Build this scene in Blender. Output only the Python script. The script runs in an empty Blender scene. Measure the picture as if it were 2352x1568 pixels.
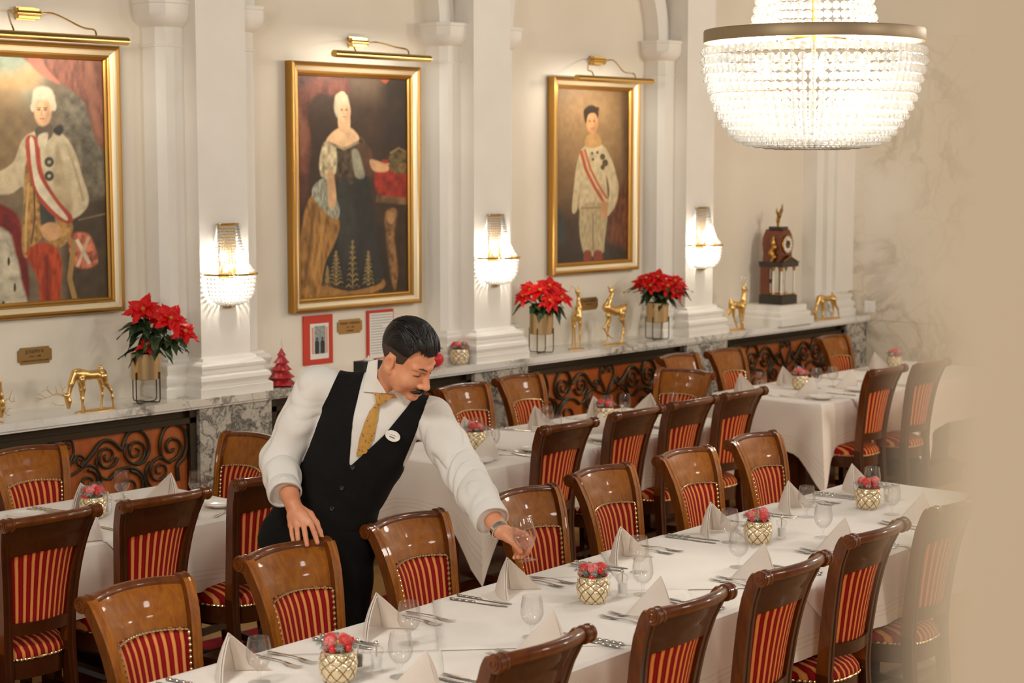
import bpy, math, random
import numpy as np
from mathutils import Vector, Matrix
SC = bpy.context.scene
COL = SC.collection
PI = math.pi
rnd = random.Random(7)

# ------------------------------------------------------------------ camera
def v3(*a): return np.array(a, float)
CAM_Z = 2.2
cd = bpy.data.cameras.new('camera'); cam = bpy.data.objects.new('camera', cd); COL.objects.link(cam)
FWD = v3(0.73520895, 0.66978678, -0.10418); RGT = v3(0.6734514, -0.73923151, 0.0); UPV = np.cross(RGT, FWD)
m = Matrix(((RGT[0], UPV[0], -FWD[0], 0), (RGT[1], UPV[1], -FWD[1], 0), (RGT[2], UPV[2], -FWD[2], CAM_Z), (0, 0, 0, 1)))
cam.matrix_world = m
cd.sensor_fit = 'HORIZONTAL'; cd.sensor_width = 36.0; cd.lens = 4000.0 * 36.0 / 2352.0
cd.clip_start = 0.02; cd.clip_end = 60
cd.dof.use_dof = True; cd.dof.focus_distance = 6.2; cd.dof.aperture_fstop = 4.0
SC.camera = cam

# ------------------------------------------------------------------ world, exposure, room light
SC.view_settings.view_transform = 'Standard'; SC.view_settings.look = 'None'
SC.view_settings.exposure = 0.0; SC.view_settings.gamma = 1.0
SC.view_settings.use_curve_mapping = False
w = bpy.data.worlds.new('room_glow'); SC.world = w; w.use_nodes = True
w.node_tree.nodes['Background'].inputs[0].default_value = (1.0, 0.95, 0.88, 1)
w.node_tree.nodes['Background'].inputs[1].default_value = 0.16
def point_light(name, loc, power, radius, color=(1, .945, .865)):
    l = bpy.data.lights.new(name, 'POINT'); l.energy = power; l.color = color; l.shadow_soft_size = radius
    o = bpy.data.objects.new(name, l); o.location = loc; COL.objects.link(o); return o
# the other chandeliers of the dining room, outside the picture
for i, (x, y, z, p) in enumerate(((1.75, 3.55, 3.0, 140), (1.75, 0.0, 3.0, 140), (5.9, -0.2, 3.0, 130), (10.0, 3.3, 3.2, 130), (9.6, -0.2, 3.0, 190), (-2.2, 1.6, 2.8, 190))):
    point_light('chandelier_light', (x, y, z), p, 0.32)
SC.cycles.max_bounces = 10; SC.cycles.transparent_max_bounces = 16
SC.cycles.transmission_bounces = 8; SC.cycles.glossy_bounces = 4; SC.cycles.diffuse_bounces = 4
SC.cycles.caustics_reflective = False; SC.cycles.caustics_refractive = False
SC.cycles.sample_clamp_indirect = 6.0

# ------------------------------------------------------------------ materials
def srgb(r, g, b):
    f = lambda c: (c / 255 / 12.92) if c / 255 <= .04045 else ((c / 255 + .055) / 1.055) ** 2.4
    return (f(r), f(g), f(b), 1)
def mat(name, color=(200, 200, 200), rough=.5, metal=0.0, **kw):
    M = bpy.data.materials.new(name); M.use_nodes = True
    b = M.node_tree.nodes['Principled BSDF']
    b.inputs['Base Color'].default_value = srgb(*color)
    b.inputs['Roughness'].default_value = rough; b.inputs['Metallic'].default_value = metal
    for k, v in kw.items():
        b.inputs[k.replace('_', ' ')].default_value = v
    return M
class NT:
    def __init__(s, M): s.t = M.node_tree; s.b = s.t.nodes['Principled BSDF']
    def n(s, typ, **kw):
        x = s.t.nodes.new('ShaderNode' + typ)
        for k, v in kw.items():
            if k in x.inputs.keys(): x.inputs[k].default_value = v
            else: setattr(x, k, v)
        return x
    def l(s, a, b): s.t.links.new(a, b)
    def co(s, kind='Object', scale=(1, 1, 1), rot=(0, 0, 0)):
        t = s.n('TexCoord'); mp = s.n('Mapping'); mp.inputs['Scale'].default_value = scale; mp.inputs['Rotation'].default_value = rot
        s.l(t.outputs[kind], mp.inputs['Vector']); return mp.outputs['Vector']
    def noise(s, vec, scale, detail=4, rough=.55, dist=0):
        x = s.n('TexNoise'); x.inputs['Scale'].default_value = scale; x.inputs['Detail'].default_value = detail
        x.inputs['Roughness'].default_value = rough; x.inputs['Distortion'].default_value = dist
        if vec is not None: s.l(vec, x.inputs['Vector'])
        return x
    def ramp(s, fac, stops, interp='LINEAR'):
        x = s.n('ValToRGB'); e = x.color_ramp; e.interpolation = interp
        while len(e.elements) < len(stops): e.elements.new(.5)
        for el, (p, c) in zip(e.elements, stops): el.position = p; el.color = c if len(c) == 4 else srgb(*c)
        s.l(fac, x.inputs['Fac']); return x.outputs['Color']
    def bump(s, h, strength=.2, dist=.01):
        x = s.n('Bump'); x.inputs['Strength'].default_value = strength; x.inputs['Distance'].default_value = dist
        s.l(h, x.inputs['Height']); s.l(x.outputs['Normal'], s.b.inputs['Normal']); return x
    def base(s, c): s.l(c, s.b.inputs['Base Color'])
    def mix(s, fac, a, b, mode='MIX'):
        x = s.n('MixRGB', blend_type=mode)
        for sock, v in ((x.inputs[0], fac), (x.inputs[1], a), (x.inputs[2], b)):
            if hasattr(v, 'is_linked'): s.l(v, sock)
            else: sock.default_value = v
        return x.outputs[0]
def plain_noise(name, c1, c2, scale=6, rough=.6, bump=0, bscale=60, **kw):
    M = mat(name, c1, rough, **kw); t = NT(M); v = t.co()
    t.base(t.ramp(t.noise(v, scale).outputs['Fac'], ((.3, c1), (.7, c2))))
    if bump: t.bump(t.noise(v, bscale, 5).outputs['Fac'], bump, .003)
    return M
def wood(name, c1, c2, rough=.3, stretch=(14, 14, 1.6), coat=.3):
    M = mat(name, c1, rough, Coat_Weight=coat, Coat_Roughness=.12); t = NT(M); v = t.co(scale=stretch)
    n1 = t.noise(v, 2.2, 6, .6, 1.2)
    n2 = t.noise(t.co(scale=tuple(s * 6 for s in stretch)), 3, 3)
    f = t.mix(.25, n1.outputs['Fac'], n2.outputs['Fac'])
    t.base(t.ramp(f, ((.32, c1), (.66, c2))))
    t.bump(n2.outputs['Fac'], .04, .002)
    return M
def marble(name, base, vein, scale=3.0, width=.06, amount=1.0, rough=.2, rot=(0, 0, 0), patch0=.42):
    M = mat(name, base, rough); t = NT(M); v = t.co(rot=rot)
    nz = t.noise(v, scale * .9, 5, .6)
    add = t.mix(.35, v, nz.outputs['Color'], 'ADD')
    n = t.noise(add, scale, 6, .6, .6)
    m1 = t.n('Math', operation='SUBTRACT'); t.l(n.outputs['Fac'], m1.inputs[0]); m1.inputs[1].default_value = .5
    m2 = t.n('Math', operation='ABSOLUTE'); t.l(m1.outputs[0], m2.inputs[0])
    vo = t.n('TexVoronoi', feature='DISTANCE_TO_EDGE'); vo.inputs['Scale'].default_value = scale * 2.4; t.l(add, vo.inputs['Vector'])
    c1 = t.ramp(m2.outputs[0], ((0, vein), (width, base)))
    mid = tuple(int(b * .55 + q * .45) for b, q in zip(base, vein))
    c2 = t.ramp(vo.outputs['Distance'], ((0, mid), (width * .8, base)))
    patch = t.noise(v, scale * .5, 3)
    pc = t.ramp(patch.outputs['Fac'], ((patch0, (0, 0, 0, 1)), (patch0 + .18, (1, 1, 1, 1))))
    mul = t.mix(1.0, c1, c2, 'MULTIPLY')
    t.base(t.mix(t.mix(1.0, pc, (amount, amount, amount, 1), 'MULTIPLY'), srgb(*base), mul))
    return M

MT = {}
MT['wall'] = plain_noise('cream_wall_paint', (232, 221, 203), (226, 214, 195), 2, .65, .05, 90)
MT['plaster'] = plain_noise('white_moulding_paint', (240, 234, 224), (233, 227, 216), 3, .5, .03, 90)
MT['marble'] = marble('white_marble_ledge', (236, 231, 222), (120, 116, 108), 3.2, .05, .9, .18)
MT['marble_pier'] = marble('veined_grey_marble', (222, 217, 208), (98, 98, 96), 6.5, .06, 1.0, .22, patch0=.12)
MT['marble_wall'] = marble('pale_marble_cladding', (240, 232, 218), (190, 178, 156), 1.5, .05, .8, .12, (0, .5, .4))
MT['gold'] = mat('gilt_frame', (188, 142, 74), .34, 1.0)
MT['gold_dark'] = mat('dark_gilt', (128, 86, 34), .4, .8)
MT['gold_pale'] = mat('pale_gilt', (240, 222, 186), .35, .6)
MT['brass'] = mat('polished_brass', (212, 172, 100), .22, 1.0)
MT['iron'] = mat('dark_wrought_iron', (62, 50, 32), .4, .5)
MT['black'] = mat('black_recess', (26, 22, 18), .7)
MT['panel'] = wood('orange_cherry_panel', (150, 70, 22), (186, 98, 36), .4, (9, 9, 1.2), .15)
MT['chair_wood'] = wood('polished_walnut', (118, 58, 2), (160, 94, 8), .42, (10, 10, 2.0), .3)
MT['chair_half_shade_wood'] = wood('half_shaded_walnut', (80, 36, 6), (112, 58, 14), .35, (10, 10, 2.0), .4)  # same walnut, coloured halfway between its lit and shaded look
MT['chair_shade_wood'] = wood('shade_darkened_walnut', (52, 20, 3), (74, 33, 8), .4, (10, 10, 2.0), .25)  # same walnut again, with the shade put into its colour
for k_ in ('chair_wood', 'chair_half_shade_wood', 'chair_shade_wood'):
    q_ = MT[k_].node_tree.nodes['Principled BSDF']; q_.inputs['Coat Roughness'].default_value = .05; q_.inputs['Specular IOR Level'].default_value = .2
MT['cloth'] = plain_noise('ivory_table_linen', (240, 230, 219), (234, 222, 210), 5, .85, .12, 260)
MT['napkin'] = plain_noise('pale_taupe_napkin_linen', (226, 213, 200), (219, 205, 191), 8, .85, .15, 300)
MT['silver'] = mat('silver_cutlery', (228, 222, 212), .22, 1.0)
MT['china'] = mat('white_porcelain', (240, 234, 226), .12, Coat_Weight=.5)
def glass(name, color=(255, 255, 255), rough=0.0, ior=1.45):
    M = mat(name, color, rough, Transmission_Weight=1.0, IOR=ior)
    return M
def thin_glass(name):
    M = bpy.data.materials.new(name); M.use_nodes = True; q = M.node_tree; q.nodes.clear(); o = q.nodes.new('ShaderNodeOutputMaterial'); mx = q.nodes.new('ShaderNodeMixShader'); m2 = q.nodes.new('ShaderNodeMixShader'); m2.inputs[0].default_value = .07
    tr = q.nodes.new('ShaderNodeBsdfTransparent'); tr.inputs[0].default_value = (.996, .996, .994, 1); gl = q.nodes.new('ShaderNodeBsdfGlossy'); gl.inputs['Roughness'].default_value = .02; lw = q.nodes.new('ShaderNodeLayerWeight'); lw.inputs[0].default_value = .5; pw = q.nodes.new('ShaderNodeMath'); pw.operation = 'POWER'; pw.inputs[1].default_value = 3.4; fr = q.nodes.new('ShaderNodeMath'); fr.operation = 'MULTIPLY_ADD'; fr.inputs[1].default_value = .6; fr.inputs[2].default_value = .03; q.links.new(lw.outputs['Facing'], pw.inputs[0]); q.links.new(pw.outputs[0], fr.inputs[0])
    rg = q.nodes.new('ShaderNodeBsdfGlass'); rg.inputs['IOR'].default_value = 1.45; rg.inputs['Roughness'].default_value = 0
    q.links.new(fr.outputs[0], mx.inputs[0]); q.links.new(tr.outputs[0], mx.inputs[1]); q.links.new(gl.outputs[0], mx.inputs[2]); q.links.new(mx.outputs[0], m2.inputs[1]); q.links.new(rg.outputs[0], m2.inputs[2]); q.links.new(m2.outputs[0], o.inputs[0]); return M
MT['glass'] = thin_glass('clear_glass')

# ------------------------------------------------------------------ mesh builder
class MB:
    def __init__(s): s.v = []; s.f = []; s.m = []; s.uv = {}
    def add(s, verts, faces, mi=0, uvs=None):
        o = len(s.v); s.v.extend([tuple(map(float, p)) for p in verts])
        for i, f in enumerate(faces):
            if uvs is not None: s.uv[len(s.f)] = [uvs[j] for j in f]
            s.f.append([j + o for j in f]); s.m.append(mi)
        return s
    def box(s, lo, hi, mi=0):
        (a, b, c), (d, e, g) = lo, hi
        return s.add([(a, b, c), (d, b, c), (d, e, c), (a, e, c), (a, b, g), (d, b, g), (d, e, g), (a, e, g)],
                     [(0, 3, 2, 1), (4, 5, 6, 7), (0, 1, 5, 4), (1, 2, 6, 5), (2, 3, 7, 6), (3, 0, 4, 7)], mi)
    def tube(s, path, rad, seg=8, mi=0, closed=False, caps=True, flat=1.0):
        P = [np.array(p, float) for p in path]; n = len(P)
        R = [rad] * n if np.isscalar(rad) else list(rad)
        T = []
        for i in range(n):
            a = P[(i - 1) % n] if (closed or i) else P[0]; b = P[(i + 1) % n] if (closed or i < n - 1) else P[-1]
            t = b - a; T.append(t / (np.linalg.norm(t) + 1e-12))
        ref = np.array((0, 0, 1.0)) if abs(T[0][2]) < .9 else np.array((1.0, 0, 0))
        nrm = np.cross(T[0], ref); nrm /= np.linalg.norm(nrm)
        V = []
        for i in range(n):
            nrm = nrm - T[i] * (nrm @ T[i]); nrm /= (np.linalg.norm(nrm) + 1e-12); bi = np.cross(T[i], nrm)
            for k in range(seg):
                a = 2 * PI * k / seg; V.append(P[i] + R[i] * (math.cos(a) * nrm + flat * math.sin(a) * bi))
        F = []
        for i in range(n if closed else n - 1):
            j = (i + 1) % n
            for k in range(seg):
                l = (k + 1) % seg; F.append((i * seg + k, i * seg + l, j * seg + l, j * seg + k))
        if caps and not closed:
            F.append(tuple(range(seg - 1, -1, -1))); F.append(tuple((n - 1) * seg + k for k in range(seg)))
        return s.add(V, F, mi)
    def lathe(s, prof, seg=24, c=(0, 0, 0), mi=0, sx=1, sy=1, capb=False, capt=False, fn=None):
        V = []; n = len(prof)
        for i, (r, z) in enumerate(prof):
            for k in range(seg):
                a = 2 * PI * k / seg; rr = r * (fn(a, z) if fn else 1)
                V.append((c[0] + rr * math.cos(a) * sx, c[1] + rr * math.sin(a) * sy, c[2] + z))
        F = [(i * seg + k, i * seg + (k + 1) % seg, (i + 1) * seg + (k + 1) % seg, (i + 1) * seg + k) for i in range(n - 1) for k in range(seg)]
        if capb: F.append(tuple(range(seg - 1, -1, -1)))
        if capt: F.append(tuple((n - 1) * seg + k for k in range(seg)))
        return s.add(V, F, mi)
    def grid(s, fn, nu, nv, mi=0, uv=True, closeu=False, flip=False):
        V = []; U = []
        for j in range(nv + 1):
            for i in range(nu + 1):
                V.append(fn(i / nu, j / nv)); U.append((i / nu, j / nv))
        F = []
        for j in range(nv):
            for i in range(nu):
                q = (j * (nu + 1) + i, j * (nu + 1) + i + 1, (j + 1) * (nu + 1) + i + 1, (j + 1) * (nu + 1) + i)
                F.append(q[::-1] if flip else q)
        return s.add(V, F, mi, U if uv else None)
    def slab(s, fn, thick_fn, nu, nv, mi=0, mi_back=None, mi_edge=None):
        """two-sided closed shell: fn(u,v) front point; thick_fn(u,v) -> back point"""
        mb = mi if mi_back is None else mi_back; me = mi if mi_edge is None else mi_edge
        s.grid(fn, nu, nv, mi); s.grid(thick_fn, nu, nv, mb, flip=True)
        for (ed) in (0, 1, 2, 3):
            N = nu if ed < 2 else nv
            pts = []
            for i in range(N + 1):
                t = i / N
                u, v = ((t, 0), (t, 1), (0, t), (1, t))[ed]
                pts.append((fn(u, v), thick_fn(u, v)))
            V = [p for pr in pts for p in pr]
            F = [(2 * i, 2 * i + 1, 2 * i + 3, 2 * i + 2) for i in range(N)]
            if ed in (1, 2): F = [f[::-1] for f in F]
            s.add(V, F, me)
        return s
    def prism(s, poly, z0, z1, mi=0, axis='z'):
        n = len(poly)
        def P(a, b, h): return {'z': (a, b, h), 'y': (a, h, b), 'x': (h, a, b)}[axis]
        V = [P(a, b, z0) for a, b in poly] + [P(a, b, z1) for a, b in poly]
        F = [tuple(range(n - 1, -1, -1)), tuple(range(n, 2 * n))] + [(i, (i + 1) % n, (i + 1) % n + n, i + n) for i in range(n)]
        if axis == 'y': F = [f[::-1] for f in F]
        return s.add(V, F, mi)
    def ball(s, c, r, seg=10, rings=6, mi=0, sx=1, sy=1, sz=1):
        V = [(c[0], c[1], c[2] - r * sz)]
        for i in range(1, rings):
            t = PI * i / rings
            for k in range(seg):
                a = 2 * PI * k / seg
                V.append((c[0] + r * sx * math.sin(t) * math.cos(a), c[1] + r * sy * math.sin(t) * math.sin(a), c[2] - r * sz * math.cos(t)))
        V.append((c[0], c[1], c[2] + r * sz)); L = len(V) - 1
        F = [(0, 1 + (k + 1) % seg, 1 + k) for k in range(seg)]
        for i in range(rings - 2):
            for k in range(seg):
                a = 1 + i * seg + k; b = 1 + i * seg + (k + 1) % seg; F.append((a, b, b + seg, a + seg))
        o = 1 + (rings - 2) * seg
        F += [(o + k, o + (k + 1) % seg, L) for k in range(seg)]
        return s.add(V, F, mi)
    def xf(s, M, start=0):
        for i in range(start, len(s.v)): s.v[i] = tuple(M @ Vector(s.v[i]))
        return s
    def rect_mould(s, lo, hi, prof, mi=0):
        """moulding swept round a rectangle: prof = [(offset_out, z)]; closed at top with the last ring"""
        V = []; n = len(prof)
        for o, z in prof:
            V += [(lo[0] - o, lo[1] - o, z), (hi[0] + o, lo[1] - o, z), (hi[0] + o, hi[1], z), (lo[0] - o, hi[1], z)]
        F = []
        for i in range(n - 1):
            for k in range(4):
                l = (k + 1) % 4; F.append((i * 4 + k, i * 4 + l, (i + 1) * 4 + l, (i + 1) * 4 + k))
        F.append((3, 2, 1, 0)); F.append(tuple((n - 1) * 4 + k for k in range(4)))
        return s.add(V, F, mi)
    def mesh(s, name, mats, smooth=40):
        me = bpy.data.meshes.new(name); me.from_pydata(s.v, [], s.f)
        for mm in mats: me.materials.append(mm)
        if len(mats) > 1: me.polygons.foreach_set('material_index', s.m)
        if s.uv:
            ul = me.uv_layers.new(name='UVMap'); d = np.zeros((len(me.loops), 2), 'f'); k = 0
            for i, f in enumerate(s.f):
                u = s.uv.get(i)
                if u is not None: d[k:k + len(f)] = u
                k += len(f)
            ul.data.foreach_set('uv', d.ravel())
        if smooth:
            me.polygons.foreach_set('use_smooth', [True] * len(me.polygons))
            me.set_sharp_from_angle(angle=math.radians(smooth))
        me.update(); return me
    def build(s, name, mats, parent=None, loc=None, rotz=0, smooth=40):
        if not isinstance(mats, (list, tuple)): mats = [mats]
        o = bpy.data.objects.new(name, s.mesh(name, mats, smooth)); COL.objects.link(o)
        if parent is not None: o.parent = parent
        if loc is not None: o.location = loc
        o.rotation_euler = (0, 0, rotz); return o
def tag(o, label, cat, group=None, kind=None):
    o['label'] = label
    if cat: o['category'] = cat
    if group: o['group'] = group
    if kind: o['kind'] = kind
    return o
def thing(name, label, cat, loc=(0, 0, 0), rotz=0, group=None):
    o = bpy.data.objects.new(name, None); COL.objects.link(o); o.empty_display_size = .1
    o.location = loc; o.rotation_euler = (0, 0, rotz); return tag(o, label, cat, group)
def kids(o): return [c for c in ALLK.get(o.name, [])]
def copy_tree(o, parent=None):
    c = o.copy(); COL.objects.link(c)
    if parent is not None: c.parent = parent
    for ch in list(o.children): copy_tree(ch, c)
    return c
def dup(root, loc, rotz, label, group=None):
    r = copy_tree(root); r.location = loc; r.rotation_euler = (root.rotation_euler[0], root.rotation_euler[1], rotz); r['label'] = label
    if group: r['group'] = group
    return r
def struct(mb, name, m_, label=None, smooth=40):
    o = mb.build(name, m_, smooth=smooth); o['kind'] = 'structure'
    if label: o['label'] = label
    return o
def smoothpath(pts, n=8, closed=False):
    """Catmull-Rom"""
    P = [np.array(p, float) for p in pts]; out = []; N = len(P)
    for i in range(N if closed else N - 1):
        p0 = P[(i - 1) % N] if (closed or i) else 2 * P[0] - P[1]; p1 = P[i]; p2 = P[(i + 1) % N]
        p3 = P[(i + 2) % N] if (closed or i < N - 2) else 2 * P[-1] - P[-2]
        for k in range(n):
            t = k / n
            out.append(.5 * (2 * p1 + (p2 - p0) * t + (2 * p0 - 5 * p1 + 4 * p2 - p3) * t * t + (3 * p1 - p0 - 3 * p2 + p3) * t ** 3))
    if not closed: out.append(P[-1])
    return out
def interp(x, xs, ys): return float(np.interp(x, xs, ys))
# ================================================================== THE SETTING
YW = 7.22; XE = 11.6; LZ = 1.02; YL = 6.87
fl = MB().box((-3, -3.5, -.06), (12.2, 7.6, 0))
M = wood('oak_parquet', (204, 154, 90), (222, 176, 112), .35, (3, 8, 3), .2); struct(fl, 'floor', M)
wl = MB().box((-3, YW, 0), (XE + .3, YW + .2, 4.3)); struct(wl, 'wall_left', MT['wall'])
we = MB().box((XE, -3.5, 3.09), (XE + .2, YW, 4.3)); struct(we, 'wall_back', MT['wall'])
# marble cladding of the end wall: dado below a thin joint, big slabs above
mw = MB(); mw.box((XE - .012, -3.5, 0), (XE + .2, YW, .972)); mw.box((XE - .006, -3.5, .972), (XE + .2, YW, .985)); mw.box((XE - .012, -3.5, .985), (XE + .2, YW, 3.09))
struct(mw, 'trim_1', MT['marble_wall'], 'veined white marble cladding of the end wall')
# near pillar beside the camera, far out of focus
pl = MB().box((.203, -.62, 0), (.72, .112, 4.3))
struct(pl, 'wall_right', plain_noise('warm_beige_pillar_paint', (226, 206, 176), (222, 201, 171), 2, .7), 'cream pillar close beside the camera, out of focus')
# red carpet runner
cp = MB().box((-2, 5.93, 0), (11.5, 6.3, .002)); M = plain_noise('red_carpet', (176, 14, 34), (150, 8, 26), 40, .95, .4, 400)
tag(cp.build('carpet_runner', M), 'red carpet runner on the wood floor under the wall side tables', 'carpet')

# marble ledge along the portrait wall
lg = MB(); lg.box((-3, YL, .985), (XE, YW, LZ)); lg.box((-3, YL + .012, .972), (XE, YW, .985)); struct(lg, 'trim_2', MT['marble'], 'white marble ledge along the portrait wall')
PIERS = (3.50, 5.51, 7.49, 9.54)
ZC0, ZC1 = 2.855, 2.975
tn = 3
for px in PIERS:
    b = MB()
    # veined marble support under the ledge
    b.box((px - .235, 6.9, 0), (px + .225, YW, .972), 1)
    # moulded base standing on the ledge
    prof = [(.075, LZ), (.075, 1.062), (.07, 1.066), (.055, 1.075), (.062, 1.085), (.07, 1.1), (.066, 1.118), (.05, 1.128), (.042, 1.132), (.042, 1.15), (.05, 1.158), (.05, 1.172), (.035, 1.186), (.018, 1.192), (.012, 1.205), (0, 1.21)]
    b.rect_mould((px - .155, 6.965), (px + .155, YW), prof)
    sp = [(o * .8, z) for o, z in prof]
    b.rect_mould((px - .285, 7.075), (px + .305, YW), sp)
    # front pier and the set-back chamfered flanks that carry the arches
    b.box((px - .155, 6.98, 1.2), (px + .155, YW, 4.3))
    for s in (-1, 1):
        x0, x1 = (px - .30, px - .155) if s < 0 else (px + .155, px + .315)
        out = x0 if s < 0 else x1; inn = x1 if s < 0 else x0
        ch = .035
        poly = [(inn, 7.08), (out - s * ch, 7.08), (out, 7.08 + ch), (out, YW), (inn, YW)]
        if s < 0: poly = poly[::-1]
        b.prism(poly, 1.18, 2.75)
        # necking line and bell capital
        def ring(o, z): return [(inn, 7.08 - o, z), (out - s * ch + s * o * .6, 7.08 - o, z), (out + s * o, 7.08 + ch - o * .6, z), (out + s * o, YW, z), (inn, YW, z)]
        pr = [(.0, 2.748), (.008, 2.749), (.008, 2.76), (0, 2.762), (0, 2.845), (.008, 2.85), (.03, 2.864), (.045, 2.885), (.052, 2.915), (.052, 2.955), (.058, 2.958), (.058, 2.975), (0, 2.976)]
        V = []; 
        for o, z in pr: V += ring(o, z)
        F = []
        for i in range(len(pr) - 1):
            for k in range(4):
                q = (i * 5 + k, i * 5 + k + 1, (i + 1) * 5 + k + 1, (i + 1) * 5 + k); F.append(q if s > 0 else q[::-1])
        F.append(tuple((len(pr) - 1) * 5 + k for k in range(5))); b.add(V, F)
    struct(b, 'trim_%d' % tn, [MT['plaster'], MT['marble_pier']], 'white moulded wall pier with capitals on a marble foot'); tn += 1
# arches over the niches (archivolts springing from the capitals)
ends = [(PIERS[i] + .315, PIERS[i + 1] - .30) for i in range(3)] + [(1.6, PIERS[0] - .30)]
for x0, x1 in ends:
    b = MB(); cx = (x0 + x1) / 2; R = (x1 - x0) / 2
    for ri, ro, y in ((R - .005, R + .085, 7.105), (R + .085, R + .14, 7.13)):
        def fr(u, v, y=y, ri=ri, ro=ro):
            a = PI * u; r = ri + (ro - ri) * v; return (cx - r * math.cos(a), y, ZC1 + r * math.sin(a) * 1.0)
        def bk(u, v, y=y, ri=ri, ro=ro):
            p = fr(u, v); return (p[0], YW, p[2])
        b.slab(fr, bk, 40, 1)
    struct(b, 'trim_%d' % tn, MT['plaster'], 'white plaster arch over a portrait niche'); tn += 1
# flat pilaster in the far corner
b = MB(); b.box((11.17, 7.1, LZ), (11.588, YW, 4.3)); b.box((11.26, 7.06, LZ), (11.588, YW, 4.3)); b.box((11.34, 7.03, 1.2), (11.588, 7.1, 4.3))
b.rect_mould((11.24, 7.05), (11.588 - .07, YW), [(o * .8, z) for o, z in prof]); b.box((11.31, 6.9, 0), (11.588, YW, .972), 1)
struct(b, 'trim_%d' % tn, [MT['plaster'], MT['marble_pier']], 'flat corner pilaster beside the marble end wall'); tn += 1
# niche backs behind the grilles
b = MB(); b.box((-3, 7.0, 0), (11.3, 7.02, .985)); struct(b, 'trim_%d' % tn, MT['black'], 'dark recess behind the ledge grilles'); tn += 1

# wrought iron scroll grilles over cherry wood panels
def spiral(cx, cz, r, turns, a0, sgn, n=26, r1=.18):
    return [(cx + r * (1 - (1 - r1) * t / n) * math.cos(a0 + sgn * turns * 2 * PI * t / n), cz + r * (1 - (1 - r1) * t / n) * math.sin(a0 + sgn * turns * 2 * PI * t / n)) for t in range(n + 1)]
def grille(x0, x1, label, seen=True):
    cx = (x0 + x1) / 2; hw = (x1 - x0) / 2; k = (hw - .045) / .72
    t = thing('radiator_grille', label, 'grille', (cx, 6.95, 0), 0, 'wrought iron grilles under the marble ledge')
    MB().box((-hw + .03, .0, .1), (hw - .03, .02, .915)).build('wood_panel', MT['panel'], t)
    f = MB(); f.box((-hw, -.03, .06), (-hw + .04, .04, .97)); f.box((hw - .04, -.03, .06), (hw, .04, .97)); f.box((-hw, -.03, .06), (hw, .04, .11))
    f.box((-hw, -.03, .9), (hw, .03, .928)); f.box((-hw, .0, .928), (hw, .04, .97), 0)
    f.build('frame', MT['iron'], t)
    s = MB(); y = -.012
    def tb(pts, r=.0095, taper=True):
        r = r * .78
        P = [(a, y, b) for a, b in pts]; n = len(P)
        s.tube(P, [r * (1 if not taper else 1.15 - .35 * i / n) for i in range(n)], 6, flat=1.0)
    for sg in (-1, 1):
        for mir in (0, 1):
            mz = (lambda z: z) if not mir else (lambda z: 1.03 - z)
            def S(pts): return [(sg * a * k, mz(b)) for a, b in pts]
            def add(pts, r=.0095): tb(S(pts), r)
            # heart of small curls at the centre and the stem below
            sp = spiral(.033, .872, .030, 1.35, 0.0, 1); add([tuple(p) for p in smoothpath([(.012, .72), (.03, .77), (.062, .82), (.066, .85)], 5)[:-1]] + sp, .008)
            sp = spiral(.098, .79, .032, 1.4, PI, -1)
            add([tuple(p) for p in smoothpath([(.0, .60), (.012, .70), (.028, .75), (.05, .785), (.064, .79)], 5)[:-1]] + sp, .008)
            # first volute, sweeping up from the small curl and out to the right
            sp = spiral(.25, .793, .062, 1.6, -.2, -1)
            add([tuple(p) for p in smoothpath([(.10, .755), (.17, .80), (.22, .862), (.26, .872), (.31, .845)], 6)[:-1]] + [tuple(p) for p in sp[1:]] if False else sp, .0095)
            add([tuple(p) for p in smoothpath([(.105, .76), (.16, .805), (.21, .858), (.25, .87), (.285, .858), (.31, .835), (.335, .815), (.345, .845), (.37, .885), (.41, .90), (.455, .885), (.485, .84), (.49, .79), (.465, .745), (.43, .73)], 6)], .0125)
            add(spiral(.413, .798, .062, 1.5, -1.7, 1), .0095)
            add(smoothpath([(.43, .73), (.385, .745), (.352, .78), (.35, .81), (.37, .84)], 5), .009)
            # tall outer volute
            add([tuple(p) for p in smoothpath([(.66, .62), (.655, .675), (.66, .70), (.70, .74), (.715, .80), (.70, .87), (.645, .907), (.585, .885), (.556, .82), (.565, .755), (.61, .715)], 6)] + spiral(.625, .79, .065, 1.2, -1.6, 1), .0125)
            # lower row
            add(spiral(.55, .685, .066, 1.6, 1.2, 1), .0095)
            add(smoothpath([(.50, .735), (.472, .70), (.475, .65), (.51, .60), (.55, .585)], 6), .009)
            add([tuple(p) for p in smoothpath([(.26, .68), (.31, .715), (.38, .722), (.44, .69), (.47, .62), (.468, .56)], 6)], .011)
            add(spiral(.375, .62, .085, 1.6, 1.5, -1), .0095)
            add(spiral(.145, .68, .06, 1.5, 1.6, -1), .009)
            add(smoothpath([(.195, .79), (.19, .75), (.215, .70), (.26, .68)], 5), .009)
            add(smoothpath([(.0, .725), (.05, .728), (.1, .748), (.13, .762), (.17, .758), (.205, .72), (.215, .66), (.20, .60)], 5), .0085)
    s.build('scroll_ironwork', MT['iron'], t)
    return t
grille(3.735, 5.27, 'wrought iron scroll grille on orange wood under the ledge, below the grazing gold deer')
grille(5.745, 7.245, 'wrought iron scroll grille under the ledge behind the waiter and mostly hidden')
grille(7.725, 9.295, 'wrought iron scroll grille under the ledge between the two wall sconces, below two poinsettias')
grille(9.775, 11.3, 'wrought iron scroll grille under the ledge below the mantel clock')
grille(1.9, 3.255, 'wrought iron scroll grille at the left picture edge') if False else None
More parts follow.
